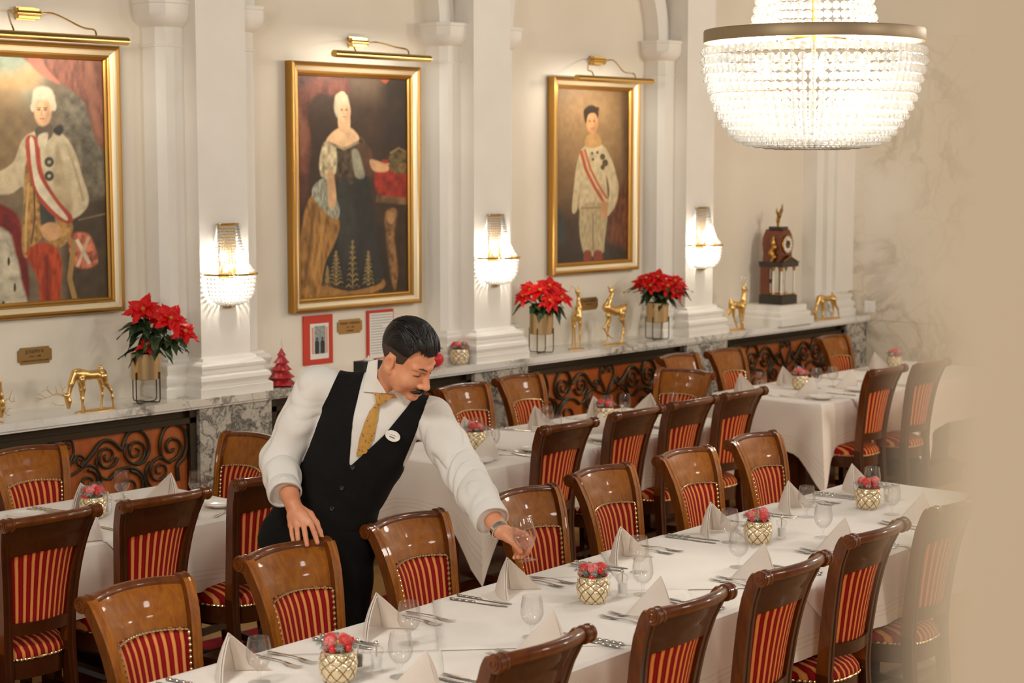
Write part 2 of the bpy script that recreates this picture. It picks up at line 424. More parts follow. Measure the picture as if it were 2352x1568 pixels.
# ================================================================== DINING CHAIRS
def striped(name):
    M = mat(name, (150, 16, 26), .8, Specular_IOR_Level=.2); t = NT(M)
    uv = t.n('TexCoord'); sx = t.n('SeparateXYZ'); t.l(uv.outputs['UV'], sx.inputs[0])
    nz = t.noise(t.co(), 60, 2); ad = t.n('Math', operation='MULTIPLY_ADD'); t.l(nz.outputs['Fac'], ad.inputs[0]); ad.inputs[1].default_value = .05; t.l(sx.outputs['X'], ad.inputs[2])
    fr = t.n('Math', operation='FRACT'); t.l(ad.outputs[0], fr.inputs[0])
    c = t.ramp(fr.outputs[0], ((0, (112, 4, 8)), (.30, (150, 8, 12)), (.56, (116, 5, 8)), (.59, (204, 124, 62)), (.78, (222, 146, 80)), (.97, (198, 116, 56)), (1.0, (112, 4, 8))))
    t.base(c); t.bump(fr.outputs[0], .12, .002)
    return M
MT['stripe'] = striped('red_and_gold_striped_velvet')
MT['nail'] = mat('brass_upholstery_nail', (214, 186, 140), .25, 1.0)

def chair_hw(z): return interp(z, (0, .45, .56, .66, .74, .80, .86, .90, .96), (.140, .135, .136, .142, .150, .158, .168, .175, .185))
def chair_back(z): return interp(z, (0, .20, .44, .55, .68, .78, .86, .92, .945, .96), (-.245, -.215, -.19, -.196, -.212, -.229, -.250, -.276, -.292, -.306))
def sag(u): return -.040 * (1 - u * u)
def make_chair():
    t = thing('dining_chair', 'x', 'chair')
    W = MT['chair_wood']; BW = MT['chair_shade_wood']
    # stiles run down into the rear legs
    for s in (-1, 1):
        b = MB(); zs = [0, .1, .2, .3, .4, .46, .5, .56, .62, .68, .74, .79, .83, .865, .895, .92, .937, .95]
        prof = [(-.5, -.5), (-.2, -.5), (-.12, -.42), (.12, -.42), (.2, -.5), (.5, -.5), (.5, .5), (.2, .5), (.12, .43), (-.12, .43), (-.2, .5), (-.5, .5)]
        V = []
        for i, z in enumerate(zs):
            cx = s * (chair_hw(z) - .006); cy = chair_back(z)
            wx = .036 if z > .45 else interp(z, (0, .45), (.030, .038)); wy = interp(z, (0, .45, .8, .95), (.032, .046, .040, .034))
            dz = (chair_back(z + .02) - chair_back(z - .02)) / .04
            for a, c in prof:
                V.append((cx + a * wx, cy + c * wy, z - c * wy * dz * .8))
        n = len(prof)
        F = [(i * n + k, i * n + (k + 1) % n, (i + 1) * n + (k + 1) % n, (i + 1) * n + k) for i in range(len(zs) - 1) for k in range(n)]
        F.append(tuple(range(n - 1, -1, -1))); F.append(tuple((len(zs) - 1) * n + k for k in range(n)))
        b.add(V, F)
        b.m = [1 if (i < (len(zs) - 1) * n and i % n <= 4) or (i < n * 5) else (2 if i % n in (5, 11) and i < (len(zs) - 1) * n else 0) for i in range(len(F))]  # rear faces and lower legs painted in the shade tone, sides halfway
        st = b.build('rear_leg', [W, BW, MT['chair_half_shade_wood']], t)
        # scroll at the top: short roll across the stile end with two beads
        v = MB(); cx = s * (chair_hw(.95) - .006); yc, zc = chair_back(.95) - .013, .943
        v.tube([(cx - .021, yc, zc), (cx - .0205, yc, zc), (cx + .0205, yc, zc), (cx + .021, yc, zc)], [.012, .0235, .0235, .012], 18)
        for dx in (-.012, .012):
            v.tube([(cx + dx - .005, yc, zc), (cx + dx - .003, yc, zc), (cx + dx + .003, yc, zc), (cx + dx + .005, yc, zc)], [.0225, .0262, .0262, .0225], 18)
        for e in (-1, 1):
            sp = spiral(yc, zc, .019, 1.6, PI * .5, 1, 18, .1); v.tube([(cx + e * .0215, a, c) for a, c in sp], .0024, 5)
        v.build('scroll', MT['chair_half_shade_wood'], st)
    # top rail: broad hollow board with a rolled upper edge
    z0, z1 = .812, .948
    def P(u, v, off):
        uu = 2 * u - 1; z = z0 + (z1 - z0) * v; arch = -.012 * (1 - uu * uu) * (1 - v)
        hw = chair_hw(z) - .012; z2 = z + (-arch if v < .5 else 0) * (1 - v) * 1.3
        crest = .006 * (1 - uu * uu) * v
        return (uu * hw, chair_back(z) + sag(uu) + off, z2 + crest)
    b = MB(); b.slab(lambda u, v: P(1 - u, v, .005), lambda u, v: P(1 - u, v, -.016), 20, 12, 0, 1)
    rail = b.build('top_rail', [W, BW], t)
    pth = []
    for i in range(21):
        uu = -1 + i / 10; pth.append((uu * (chair_hw(.945) - .015), chair_back(.945) + sag(uu) - .012, .945 + .006 * (1 - uu * uu)))
    MB().tube(pth, .0185, 12).build('rolled_edge', MT['chair_half_shade_wood'], rail)
    # lower back rail
    def P2(u, v, off):
        uu = 2 * u - 1; z = .52 + .045 * v; return (uu * (chair_hw(z) - .01), chair_back(z) + sag(uu) * .8 + off, z)
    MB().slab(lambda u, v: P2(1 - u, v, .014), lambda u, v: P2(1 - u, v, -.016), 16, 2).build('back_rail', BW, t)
    # upholstered back panel: puffed front, flat rear
    def P3(u, v, off):
        uu = 2 * u - 1; z = .563 + (.822 - .563 + .010 * (1 - uu * uu)) * v; hw = chair_hw(z) - .026
        puff = .016 * (1 - uu ** 4) * (1 - (2 * v - 1) ** 4) if off > 0 else 0
        return (uu * hw, chair_back(z) + sag(uu) * (.8 + .2 * v) + off + puff, z)
    b = MB(); b.grid(lambda u, v: P3(1 - u, v, .006), 18, 12); b.grid(lambda u, v: P3(1 - u, v, -.008), 18, 12, flip=True)
    me_uv = {}
    for fi, uvs in b.uv.items(): me_uv[fi] = [(a * 9.5, c) for a, c in uvs]
    b.uv = me_uv
    pad = b.build('back_pad', MT['stripe'], t)
    def beaded(pts, r0, r1, per):
        P_ = []; R_ = []
        for i, p in enumerate(pts):
            P_.append(p); R_.append(r1 if i % per == per // 2 else (r0 if i % per == 0 else (r0 + r1) * .62))
        return P_, R_
    pts = []
    def onp(u, v): p = P3(u, v, .012); return (p[0], p[1] + .002, p[2])
    pts = [onp(.015, .03 + .955 * i / 56) for i in range(56)] + [onp(.015 + .97 * i / 88, .985) for i in range(88)] + [onp(.985, .985 - .955 * i / 56) for i in range(57)]
    n = MB(); n.tube(*beaded(pts, .0016, .0056, 4), 6)
    n.build('nail_edging', MT['nail'], pad)
    # seat: puffed trapezoid cushion on a wooden frame
    def rr(a, k=3.2): c, s_ = math.cos(a), math.sin(a); return (math.copysign(abs(c) ** (2 / k), c), math.copysign(abs(s_) ** (2 / k), s_))
    def seatp(a, f):
        c, s_ = rr(a); y = .235 * s_ * f + .0; hw = interp(.235 * s_, (-.235, .235), (.150, .225)); bow = .022 * (1 - c * c) * max(s_, 0) * f
        return (c * hw * f, y + .02 + bow)
    lv = [(1.0, .425), (1.015, .437), (1.0, .452), (.93, .470), (.78, .483), (.5, .490), (.25, .493), (0.02, .494)]
    b = MB(); N = 36; V = []; U = []
    for f, z in lv:
        for k in range(N):
            x, y = seatp(2 * PI * k / N, f); V.append((x, y, z)); U.append((x * 34, y))
    F = [(i * N + k, i * N + (k + 1) % N, (i + 1) * N + (k + 1) % N, (i + 1) * N + k) for i in range(len(lv) - 1) for k in range(N)]
    b.add(V, F, 0, U)
    seat = b.build('seat', MT['stripe'], t, smooth=80)
    pts = []
    for k in range(232):
        x, y = seatp(2 * PI * k / 232, 1.0); pts.append((x * 1.012, (y - .02) * 1.012 + .02, .428))
    n = MB(); n.tube(*beaded(pts, .0016, .0056, 4), 6, closed=True)
    n.build('nail_edging', MT['nail'], seat)
    b = MB(); V = []
    lv = [(.9, .355), (1.0, .355), (1.0, .424), (.9, .424)]
    for f, z in lv:
        for k in range(N):
            x, y = seatp(2 * PI * k / N, f); V.append((x, y, z))
    F = [((i % 4) * N + k, (i % 4) * N + (k + 1) % N, ((i + 1) % 4) * N + (k + 1) % N, ((i + 1) % 4) * N + k) for i in range(4) for k in range(N)]
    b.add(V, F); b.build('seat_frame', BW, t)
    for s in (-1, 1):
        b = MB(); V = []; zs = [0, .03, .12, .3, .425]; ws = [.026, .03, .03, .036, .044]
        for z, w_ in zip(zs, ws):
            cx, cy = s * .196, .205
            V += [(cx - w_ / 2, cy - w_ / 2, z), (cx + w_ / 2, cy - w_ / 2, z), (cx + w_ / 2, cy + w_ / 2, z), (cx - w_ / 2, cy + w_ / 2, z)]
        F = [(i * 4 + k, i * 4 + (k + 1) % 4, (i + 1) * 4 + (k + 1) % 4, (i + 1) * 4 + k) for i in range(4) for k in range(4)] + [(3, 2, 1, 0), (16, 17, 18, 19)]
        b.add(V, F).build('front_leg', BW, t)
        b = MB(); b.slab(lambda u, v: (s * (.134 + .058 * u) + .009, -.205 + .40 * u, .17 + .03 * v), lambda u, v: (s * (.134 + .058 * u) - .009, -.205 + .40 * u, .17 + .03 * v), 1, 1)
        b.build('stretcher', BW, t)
    MB().slab(lambda u, v: (-.16 + .32 * u, .0 + .03 * (1 - (2 * u - 1) ** 2) + .009, .172 + .026 * v), lambda u, v: (-.16 + .32 * u, .0 + .03 * (1 - (2 * u - 1) ** 2) - .009, .172 + .026 * v), 10, 1).build('stretcher', BW, t)
    return t
R1 = math.radians(2.5)                # the front row of tables stands slightly askew to the wall
def row1(a, b): return (3.3 + a * math.cos(R1) - b * math.sin(R1), 3.94 + a * math.sin(R1) + b * math.cos(R1))
chair_proto = [None]
def put_chair(x, y, rot, label, group):
    """x, y is the middle of the chair's back at its top edge; the seat lies .30 in front of it"""
    cx, cy = x + .31 * -math.sin(rot) * 1.0, y + .31 * math.cos(rot)
    if chair_proto[0] is None:
        c = make_chair(); chair_proto[0] = c; c.location = (cx, cy, 0); c.rotation_euler = (0, 0, rot); c['label'] = label; c['group'] = group
        return c
    return dup(chair_proto[0], (cx, cy, 0), rot, label, group)
D = math.radians
WOODCH = 'chairs on the far side of the front table'
# far side of the front long table: fronts to the camera
for x, y, r, lab in ((2.94, 4.17, 184, 'carved wooden chair at the lower left, first on the far side of the front table'),
                     (3.56, 4.23, 183, 'wooden chair with the waiter\'s hand resting on its top rail'),
                     (4.146, 4.285, 183, 'wooden chair right of the waiter\'s dark trousers, under his outstretched sleeve'),
                     (4.78, 4.31, 182, 'wooden chair right behind the glass held in the hand'),
                     (5.335, 4.39, 182, 'wooden chair behind the tall napkin right of the held glass'),
                     (5.905, 4.395, 182, 'wooden chair second from the far end of the front table'),
                     (6.45, 4.42, 182, 'wooden chair at the far end of the front table, against the white cloth corner')):
    put_chair(x, y, D(r), lab, WOODCH)
for x, y, r, lab in ((3.305, 2.9, 2, 'chair at the bottom centre seen from behind, only its dark top rail showing'),
                     (3.93, 2.885, 2, 'dark chair back at the front table, second of the near row from the left'),
                     (4.49, 2.91, 2, 'dark chair back in the near row, third from the left before the hanging cloth tip'),
                     (5.113, 2.985, 2, 'dark chair back beside the beige pillar, its red seat in view'),
                     (5.72, 3.01, 2, 'chair at the front table mostly hidden by the out of focus pillar')):
    put_chair(x, y, D(r), lab, 'chairs on the near side of the front table')
for x, y, r, lab in ((3.37, 5.262, 0, 'dark chair back at the left picture edge by the left wall table'),
                     (3.84, 5.235, 0, 'dark chair back before the left wall table, between the left edge chair and the waiter'),
                     (4.39, 5.268, 0, 'dark chair back half hidden by the waiter\'s right elbow'),
                     (6.207, 5.285, 0, 'dark chair back at the middle wall table, first right of the waiter\'s arm'),
                     (6.774, 5.32, 0, 'dark chair back at the middle wall table, second right of the waiter\'s arm'),
                     (7.249, 5.33, 0, 'dark chair back at the right end of the middle wall table'),
                     (7.71, 5.33, 0, 'dark chair back left of the white cloth corner of the right wall table'),
                     (9.15, 5.29, 0, 'dark chair back right of the white cloth corner with its red seat showing'),
                     (9.62, 5.25, 0, 'chair back fading behind the blurred pillar, beside the last clear one')):
    put_chair(x, y, D(r), lab, 'chairs on the near side of the wall tables')
for x, y, r, lab in ((4.05, 6.53, 180, 'wooden chair before the scroll grille at the left edge'),
                     (6.83, 6.6, 182, 'wooden chair just right of the waiter\'s shoulder by the wall'),
                     (7.35, 6.66, 182, 'wooden chair by the marble pier between two grilles'),
                     (8.83, 6.63, 182, 'wooden chair by the wall whose top rail peeks over another chair'),
                     (9.28, 6.59, 182, 'wooden chair by the wall behind the napkin on the right wall table'),
                     (10.51, 6.545, 183, 'wooden chair by the wall below the grazing deer at the far corner')):
    put_chair(x, y, D(r), lab, 'chairs along the wall')
put_chair(4.96, 6.09, D(92), 'wooden chair at the head of the left wall table, left of the waiter\'s elbow', 'chairs at the table ends')
put_chair(8.22, 6.1, D(92), 'wooden chair heading the middle wall table, its wide front turned to the camera', 'chairs at the table ends')
# ================================================================== TABLES, LINEN, PLACE SETTINGS
TZ = .75
def linen(name, c1, c2, lines=False):
    M = plain_noise(name, c1, c2, 5, .85, .1, 300, Sheen_Weight=.15)
    if lines:
        t = NT(M); src = t.b.inputs['Base Color'].links[0].from_socket
        uv = t.n('TexCoord'); sx = t.n('SeparateXYZ'); t.l(uv.outputs['UV'], sx.inputs[0])
        band = t.ramp(sx.outputs['Y'], ((0, (1, 1, 1, 1)), (.70, (1, 1, 1, 1)), (.71, (.84, .82, .80, 1)), (.725, (1, 1, 1, 1)), (.765, (1, 1, 1, 1)), (.775, (.84, .82, .80, 1)), (.79, (1, 1, 1, 1)), (.83, (1, 1, 1, 1)), (.84, (.84, .82, .80, 1)), (.855, (1, 1, 1, 1)), (1, (1, 1, 1, 1))))
        t.base(t.mix(1.0, src, band, 'MULTIPLY'))
    return M
MT['cloth'] = linen('ivory_damask_tablecloth', (240, 231, 220), (235, 224, 212), True)
MT['topper'] = linen('ivory_damask_overlay', (241, 232, 222), (236, 226, 215), False)
def cloth_mesh(L, Wd, drop, tip, seed, cornerfold=.05):
    """cloth over a rectangular top of L x Wd centred on the origin, z = 0 on the top"""
    R_ = random.Random(seed); r = .02
    hx, hy = L / 2, Wd / 2
    step = .035; per = []
    def line(ax, ay, bx, by, nx, ny):
        n = max(2, int(math.hypot(bx - ax, by - ay) / step))
        for i in range(n): t = i / n; per.append((ax + (bx - ax) * t, ay + (by - ay) * t, nx, ny))
    line(-hx, -hy, hx, -hy, 0, -1); line(hx, -hy, hx, hy, 1, 0); line(hx, hy, -hx, hy, 0, 1); line(-hx, hy, -hx, -hy, -1, 0)
    N = len(per); ph = [R_.uniform(0, 6.28) for _ in range(4)]
    NV = 14; b = MB(); V = []; U = []
    for j in range(NV + 1):
        v = j / NV
        for (x, y, nx, ny) in per:
            dc = min(math.hypot(abs(x) - hx, abs(y) - hy), 9)
            cf = math.exp(-(dc / .085) ** 2); sgx, sgy = math.copysign(1, x), math.copysign(1, y)
            d = drop + tip * math.exp(-dc / .10)
            s = x if nx == 0 else y
            wv = (.010 * math.sin(s * 9 + ph[0]) + .007 * math.sin(s * 17 + ph[1]) + .004 * math.sin(s * 31 + ph[2])) * min(1, dc / .2)
            pull = -.03 * math.exp(-((dc - .16) / .07) ** 2)
            # rounded lip, then the hanging part
            if v < .12:
                q = v / .12 * PI / 2; o = r * math.sin(q); z = -r * (1 - math.cos(q))
            else:
                w_ = (v - .12) / .88; o = r + (.012 + wv + pull) * w_; z = -r - (d - r) * w_
            w_ = max(0, (v - .12) / .88)
            ox, oy = nx * o, ny * o
            k = cornerfold * cf * w_ * 1.5
            V.append((x + ox * (1 - cf * .4) + sgx * k + sgx * r * cf * .4 * min(1, v / .12), y + oy * (1 - cf * .4) + sgy * k + sgy * r * cf * .4 * min(1, v / .12), z)); U.append((s, v))
    F = [(j * N + i, j * N + (i + 1) % N, (j + 1) * N + (i + 1) % N, (j + 1) * N + i) for j in range(NV) for i in range(N)]
    F = [f[::-1] for f in F]
    b.add(V, F, 0, U)
    # top: fan of a fine grid
    nx_, ny_ = max(4, int(L / .12)), max(4, int(Wd / .12))
    b.grid(lambda u, v: (-hx + L * u, -hy + Wd * v, .0006 * math.sin(u * L * 11 + v * 3) * (1 if 0 < u < 1 and 0 < v < 1 else 0)), nx_, ny_, 0, False)
    return b
def overlay_mesh(hw, a, c, drop_fn=None, seed=0):
    """square overlay turned 45 degrees over a table top strip |y| <= hw: half diagonals a (along) and c (across)"""
    b = MB(); n = 28
    def P(u, v):
        # diamond coordinates
        p, q = 2 * u - 1, 2 * v - 1
        x = (p + q) / 2 * a; y = (q - p) / 2 * c
        z = .0
        ay = abs(y)
        if ay > hw:
            e = ay - hw; y = math.copysign(hw + .028 + min(e, .02) * .4 + .010 * math.sin(x * 26 + seed) * min(1, e / .08), y); z = -max(0, e - .012)
            if e < .02: y = math.copysign(hw + .028 * e / .02, y); z = -.3 * e
        return (x, y, z)
    b.grid(P, n, n, 0, False, flip=False)
    return b
# ---- front table
FT_A0, FT_A1 = -1.75, 3.56
def table(L, Wd, loc, rz, label, peds):
    t = thing('dining_table', label, 'table', loc, rz, 'wooden dining tables under cloths')
    MB().box((-L / 2, -Wd / 2, .70), (L / 2, Wd / 2, .738)).build('tabletop', MT['chair_wood'], t)
    for px in peds:
        b = MB(); b.box((px - .17, -.2, .16), (px + .17, .2, .70))
        b.rect_mould((px - .17, -.2), (px + .17, .2), [(.03, .0), (.07, 0), (.07, .10), (.055, .115), (.055, .135), (.02, .16), (0, .165)])
        b.build('pedestal', MT['dark_wood'], t)
    return t
MT['dark_wood'] = wood('dark_walnut', (54, 20, 8), (78, 32, 12), .3, (10, 10, 1.6), .4)
cxy = row1((FT_A0 + FT_A1) / 2, -.4); L1 = FT_A1 - FT_A0
table(L1, .80, (cxy[0], cxy[1], 0), R1, 'long table hidden under the white cloth in the foreground', (-1.6, .2, 1.9))
o = cloth_mesh(L1, .80, .252, .18, 1).build('tablecloth', MT['cloth'], None, (cxy[0], cxy[1], TZ), R1); tag(o, 'long white tablecloth over the foreground table beside the waiter', 'tablecloth', 'white tablecloths')
for i, (a, lab) in enumerate(((-.35, 'square white overlay cloth laid diagonally at the lower left of the front table'), (.88, 'diagonal white overlay cloth under the second gold vase of the front table'),
                              (1.80, 'diagonal white overlay cloth whose striped tip hangs between two dark chairs'), (2.62, 'diagonal white overlay cloth at the far end of the front table'))):
    p = row1(a, -.4); o = overlay_mesh(.40, .62, .60, seed=i).build('overlay_cloth', MT['topper'], None, (p[0], p[1], TZ + .0016 + .0007 * i), R1)
    s_ = o.modifiers.new('thickness', 'SOLIDIFY'); s_.thickness = .0012; s_.offset = 1
    tag(o, lab, 'overlay cloth', 'diagonal overlay cloths')
# ---- wall tables
for x0, x1, lab, lab2, peds in ((2.6, 4.62, 'left wall table under a white cloth', 'white tablecloth on the left wall table behind the waiter\'s back', (-.6, .6)),
                         (5.87, 7.93, 'middle wall table with a dark wooden pedestal below its cloth', 'white tablecloth on the middle wall table, behind the waiter\'s outstretched arm', (-.8, .7)),
                         (8.82, 9.86, 'right wall table with dark wooden base below its cloth corner', 'white tablecloth with a long hanging corner on the right wall table', (-.2,)),
                         (10.05, 11.15, 'farthest wall table by the marble end wall', 'white tablecloth on the farthest wall table by the marble wall', (0,))):
    cx, cy, L, Wd = (x0 + x1) / 2, 5.945, x1 - x0, .77
    table(L, Wd, (cx, cy, 0), 0, lab, peds)
    o = cloth_mesh(L, Wd, .275, .26, int(x0 * 10), .05).build('tablecloth', MT['cloth'], None, (cx, cy, TZ), 0); tag(o, lab2, 'tablecloth', 'white tablecloths')
for i, (x, lab) in enumerate(((3.98, 'diagonal overlay cloth with a tip hanging off the left wall table'), (6.55, 'diagonal overlay cloth on the middle wall table by its dark glazed vase'), (7.45, 'diagonal overlay cloth at the right end of the middle wall table'), (9.36, 'diagonal overlay cloth on the right wall table, its pointed tip hanging in front'))):
    o = overlay_mesh(.385, .46, .70, seed=i + 5).build('overlay_cloth', MT['topper'], None, (x, 5.945, TZ + .0016), 0)
    s_ = o.modifiers.new('thickness', 'SOLIDIFY'); s_.thickness = .0012; s_.offset = 1
    tag(o, lab, 'overlay cloth', 'diagonal overlay cloths')

# ---- prototypes of the place settings
PROTO = {}
def proto_mesh(name, mb, m_, smooth=40): PROTO[name] = mb.mesh(name, m_ if isinstance(m_, list) else [m_], smooth)
# napkin folded to a standing pyramid: ridge towards +y (the diner), open behind
def napkin_mesh():
    b = MB(); H = .122
    T = np.array((0, .004, H)); Fp = np.array((0, .052, 0)); 
    for s in (-1, 1):
        E = np.array((s * .112, -.054, 0))
        def P(u, v, off):
            base = Fp * (1 - u) + E * u
            vv = v * .985
            p = base * (1 - vv) + T * vv
            nrm = np.array((s * .098, .086 * 1.0, .045)); nrm /= np.linalg.norm(nrm)
            bul = .010 * math.sin(PI * u) * (1 - v) + .004 * math.sin(PI * v) - .012 * u * (1 - v) ** 2
            p = p + nrm * (bul + off)
            lift = .006 * u * u * (1 - v)
            return (p[0], p[1], max(p[2] + lift * 0, .0008 if v == 0 else p[2]))
        f1, f2 = (lambda u, v: P(u, v, 0)), (lambda u, v: P(u, v, -.0028))
        if s < 0: b.slab(f1, f2, 10, 12)
        else: b.slab(lambda u, v: P(1 - u, v, 0), lambda u, v: P(1 - u, v, -.0028), 10, 12)
        # second layer of the fold, peeking out along the free edge and the foot
        def Q(u, v, off):
            p = np.array(P(.35 + .70 * u, v * .93, off)); return (p[0], p[1], max(p[2], .0008))
        if s < 0: b.slab(lambda u, v: Q(u, v, -.0055), lambda u, v: Q(u, v, -.0082), 8, 10)
        else: b.slab(lambda u, v: Q(1 - u, v, -.0055), lambda u, v: Q(1 - u, v, -.0082), 8, 10)
    return b
proto_mesh('napkin', napkin_mesh(), MT['napkin'], 50)
def goblet(H=.128, r=.0335, base=.031, stem=.036):
    out = [(.001, .0), (base, .0), (base, .0016), (base * .55, .0042), (.0055, .008), (.0042, .016), (.0046, stem - .006), (.009, stem), (.02, stem + .008), (.0295, stem + .020), (r + .0022, stem + .038), (r + .0012, stem + .06), (r - .0022, H - .012), (r - .0046, H)]
    inn = [(r - .0058, H), (r - .0034, H - .012), (r, stem + .06), (r + .0008, stem + .038), (.0282, stem + .0215), (.0185, stem + .0105), (.008, stem + .0045), (.0003, stem + .0035)]
    b = MB(); b.lathe(out + inn, 32); return b
proto_mesh('wine_glass', goblet(), MT['glass'], 60)
proto_mesh('small_tumbler', MB().lathe([(.001, 0), (.026, 0), (.028, .002), (.031, .06), (.0295, .06), (.0265, .006), (.0003, .006)], 28), MT['glass'], 60)
b = MB().lathe([(.001, .0), (.042, 0), (.046, .003), (.075, .013), (.0795, .0165), (.079, .0185), (.072, .0155), (.046, .0065), (.0005, .006)], 40); proto_mesh('bread_plate', b, MT['china'], 60)
# knife: +y is the handle end
def flat_path(pts, hw, z, th):
    b = MB(); V = []
    for (x, y), w_, zz in zip(pts, hw, z): V += [(x - w_, y, zz), (x + w_, y, zz), (x + w_ * .8, y, zz + th), (x - w_ * .8, y, zz + th)]
    F = [(i * 4 + k, i * 4 + (k + 1) % 4, (i + 1) * 4 + (k + 1) % 4, (i + 1) * 4 + k) for i in range(len(pts) - 1) for k in range(4)]
    n = len(pts) - 1
    F += [(3, 2, 1, 0), (n * 4, n * 4 + 1, n * 4 + 2, n * 4 + 3)]
    return b.add(V, F)
ys = [.11, .105, .095, .07, .045, .03, .02, .015, .01, -.01, -.04, -.075, -.1, -.108]
b = flat_path([(0, y) for y in ys], [.003, .0075, .0085, .0075, .0065, .0065, .0085, .0085, .006, .0085, .0092, .0095, .006, .001], [.001] * 14, .0015)
for i, y in enumerate((.1, .075, .05, .025)): b.ball((0, y, .0042), .0055, 8, 6, 0, 1.15, 2.4, .6)
proto_mesh('table_knife', b, MT['silver'], 50)
ys = [.1, .095, .08, .05, .02, 0, -.02, -.035, -.045, -.055]
b = flat_path([(0, y) for y in ys], [.003, .0075, .008, .006, .0035, .003, .0035, .007, .0105, .0115], [.001, .001, .0015, .003, .005, .006, .006, .004, .002, .0015], .0018)
for k in range(4):
    x = -.0096 + .0064 * k; V = [(x, -.054, .0022), (x * 1.0, -.07, .0016), (x * .98, -.088, .003), (x * .96, -.1, .0062)]
    b.tube(V, [.0017, .0016, .0014, .0008], 5)
proto_mesh('table_fork', b, MT['silver'], 50)
MT['gold_glaze'] = mat('champagne_gold_glaze', (238, 222, 186), .26, .6)
MT['berry'] = mat('glossy_red_berry', (206, 22, 20), .22, Coat_Weight=.6)
MT['frost'] = plain_noise('frosted_red_apple', (186, 18, 18), (216, 84, 78), 220, .55)
MT['frost_pink'] = plain_noise('frosted_pink_ball', (206, 60, 62), (234, 158, 152), 200, .75)
MT['cone'] = plain_noise('snowy_pinecone', (96, 66, 44), (206, 196, 184), 90, .85)
MT['sprig'] = plain_noise('frosted_fir', (96, 104, 88), (210, 214, 206), 110, .8)
MT['nut'] = mat('golden_nut', (176, 132, 78), .35, .4)
def scale_vase(h=.088, R=.051):
    b = MB(); nu, nv = 180, 66
    def prof(t): return R * interp(t, (0, .04, .2, .5, .78, .93, 1.0), (.62, .72, .90, 1.0, .97, .88, .86))
    def lat(u, v):
        w_ = v * 2.7 + .10 * math.sin(v * 9); a_, c_ = (u * 9 + w_) % 1, (u * 9 - w_) % 1
        return min(min(a_, 1 - a_), min(c_, 1 - c_))
    def P(u, v):
        a = 2 * PI * u; g = lat(u, v); r = prof(v) + .0042 * min(1, g / .32) ** .6 * (1 if v < .93 else .2); return (r * math.cos(a), r * math.sin(a), v * h)
    b.grid(P, nu, nv, 0, False)
    for i in range(len(b.f)):
        u, v = (i % nu + .5) / nu, (i // nu + .5) / nv
        if lat(u, v) < .06 and v < .97: b.m[i] = 1
    b.lathe([(R * .86, h), (R * .80, h + .001), (R * .78, h - .02), (0.001, h - .022)], 48)
    b.lathe([(.001, 0), (R * .62, 0)], 48)
    return b
MT['gold_line'] = mat('gold_line', (150, 110, 54), .3, .8)
proto_mesh('vase', scale_vase(), [MT['gold_glaze'], MT['gold_line']], 60)
proto_mesh('red_berry', MB().ball((0, 0, 0), .0085, 14, 10), MT['berry'], 80)
proto_mesh('frosted_apple', MB().ball((0, 0, 0), .016, 16, 12, 0, 1, 1, .92), MT['frost'], 80)
proto_mesh('frosted_ball', MB().ball((0, 0, 0), .0145, 16, 12), MT['frost_pink'], 80)
proto_mesh('gold_nut', MB().ball((0, 0, 0), .0105, 10, 8, 0, 1, 1.1, 1.2), MT['nut'], 80)
b = MB()
for i in range(7):
    z = -.012 + .0042 * i; r = .015 * math.sin(PI * (i + 1.3) / 9.0)
    for k in range(8):
        a = 2 * PI * (k + .5 * (i % 2)) / 8; b.ball((r * math.cos(a), r * math.sin(a), z), .0052, 6, 4, 0, 1, 1, .55)
b.ball((0, 0, 0), .011, 8, 8); proto_mesh('pinecone', b, MT['cone'])
b = MB(); rs = random.Random(3)
for i in range(60):
    t = i / 60; a = rs.uniform(0, 6.28); p = np.array((.0, -.01 + .045 * t, .006 * math.sin(t * 3)))
    d = np.array((math.cos(a) * .012, .007, math.sin(a) * .012)); b.tube([p, p + d], [.0011, .0004], 4)
b.tube([(0, -.015, 0), (0, .037, .003)], [.0016, .0008], 5); proto_mesh('fir_sprig', b, MT['sprig'])
def P_(name, loc, rz, label, cat, group, z=None):
    o = bpy.data.objects.new(name, PROTO[name]); COL.objects.link(o); o.location = loc; o.rotation_euler = (0, 0, rz); return tag(o, label, cat, group)
def sub(name, parent, loc, rot=(0, 0, 0), s=1):
    o = bpy.data.objects.new(name, PROTO[name]); COL.objects.link(o); o.parent = parent; o.location = loc; o.rotation_euler = rot; o.scale = (s, s, s); return o
def arrangement(x, y, z, label, seed, s=1.0, group='gold vases of Christmas berries'):
    R_ = random.Random(seed)
    t = thing('berry_arrangement', label, 'table decoration', (x, y, z), R_.uniform(0, 6.28), group)
    sub('vase', t, (0, 0, 0), s=s)
    def at(a, r, zz): return (s * r * math.cos(a), s * r * math.sin(a), s * zz)
    a0 = R_.uniform(0, 6.28)
    for k in range(4): sub('frosted_apple' if k % 2 else 'frosted_ball', t, at(a0 + k * 1.57 + R_.uniform(-.3, .3), .027, .108 + R_.uniform(-.003, .014)), s=s * 1.25)
    sub('pinecone', t, at(a0 + 1.0, .030, .108), (.8, .3, a0), s * 1.25)
    for k in range(2): sub('gold_nut', t, at(a0 + 3.4 + k * .7, .018, .112), (.5, .2, k), s)
    for k in range(7): sub('red_berry', t, at(a0 + k * .93 + R_.uniform(-.2, .2), .041 + R_.uniform(-.006, .005), .094 + R_.uniform(-.003, .018)), s=s * R_.uniform(.95, 1.35))
    for k in range(7): a = a0 + k * .9 + .4; sub('fir_sprig', t, at(a, .022, .094), (.35, 0, a - PI / 2), s * 1.05)
    return t
MT['acrylic'] = thin_glass('clear_acrylic')
MT['salt'] = mat('white_salt', (240, 236, 230), .9); MT['pepper'] = plain_noise('peppercorns', (92, 82, 70), (150, 138, 120), 300, .8)
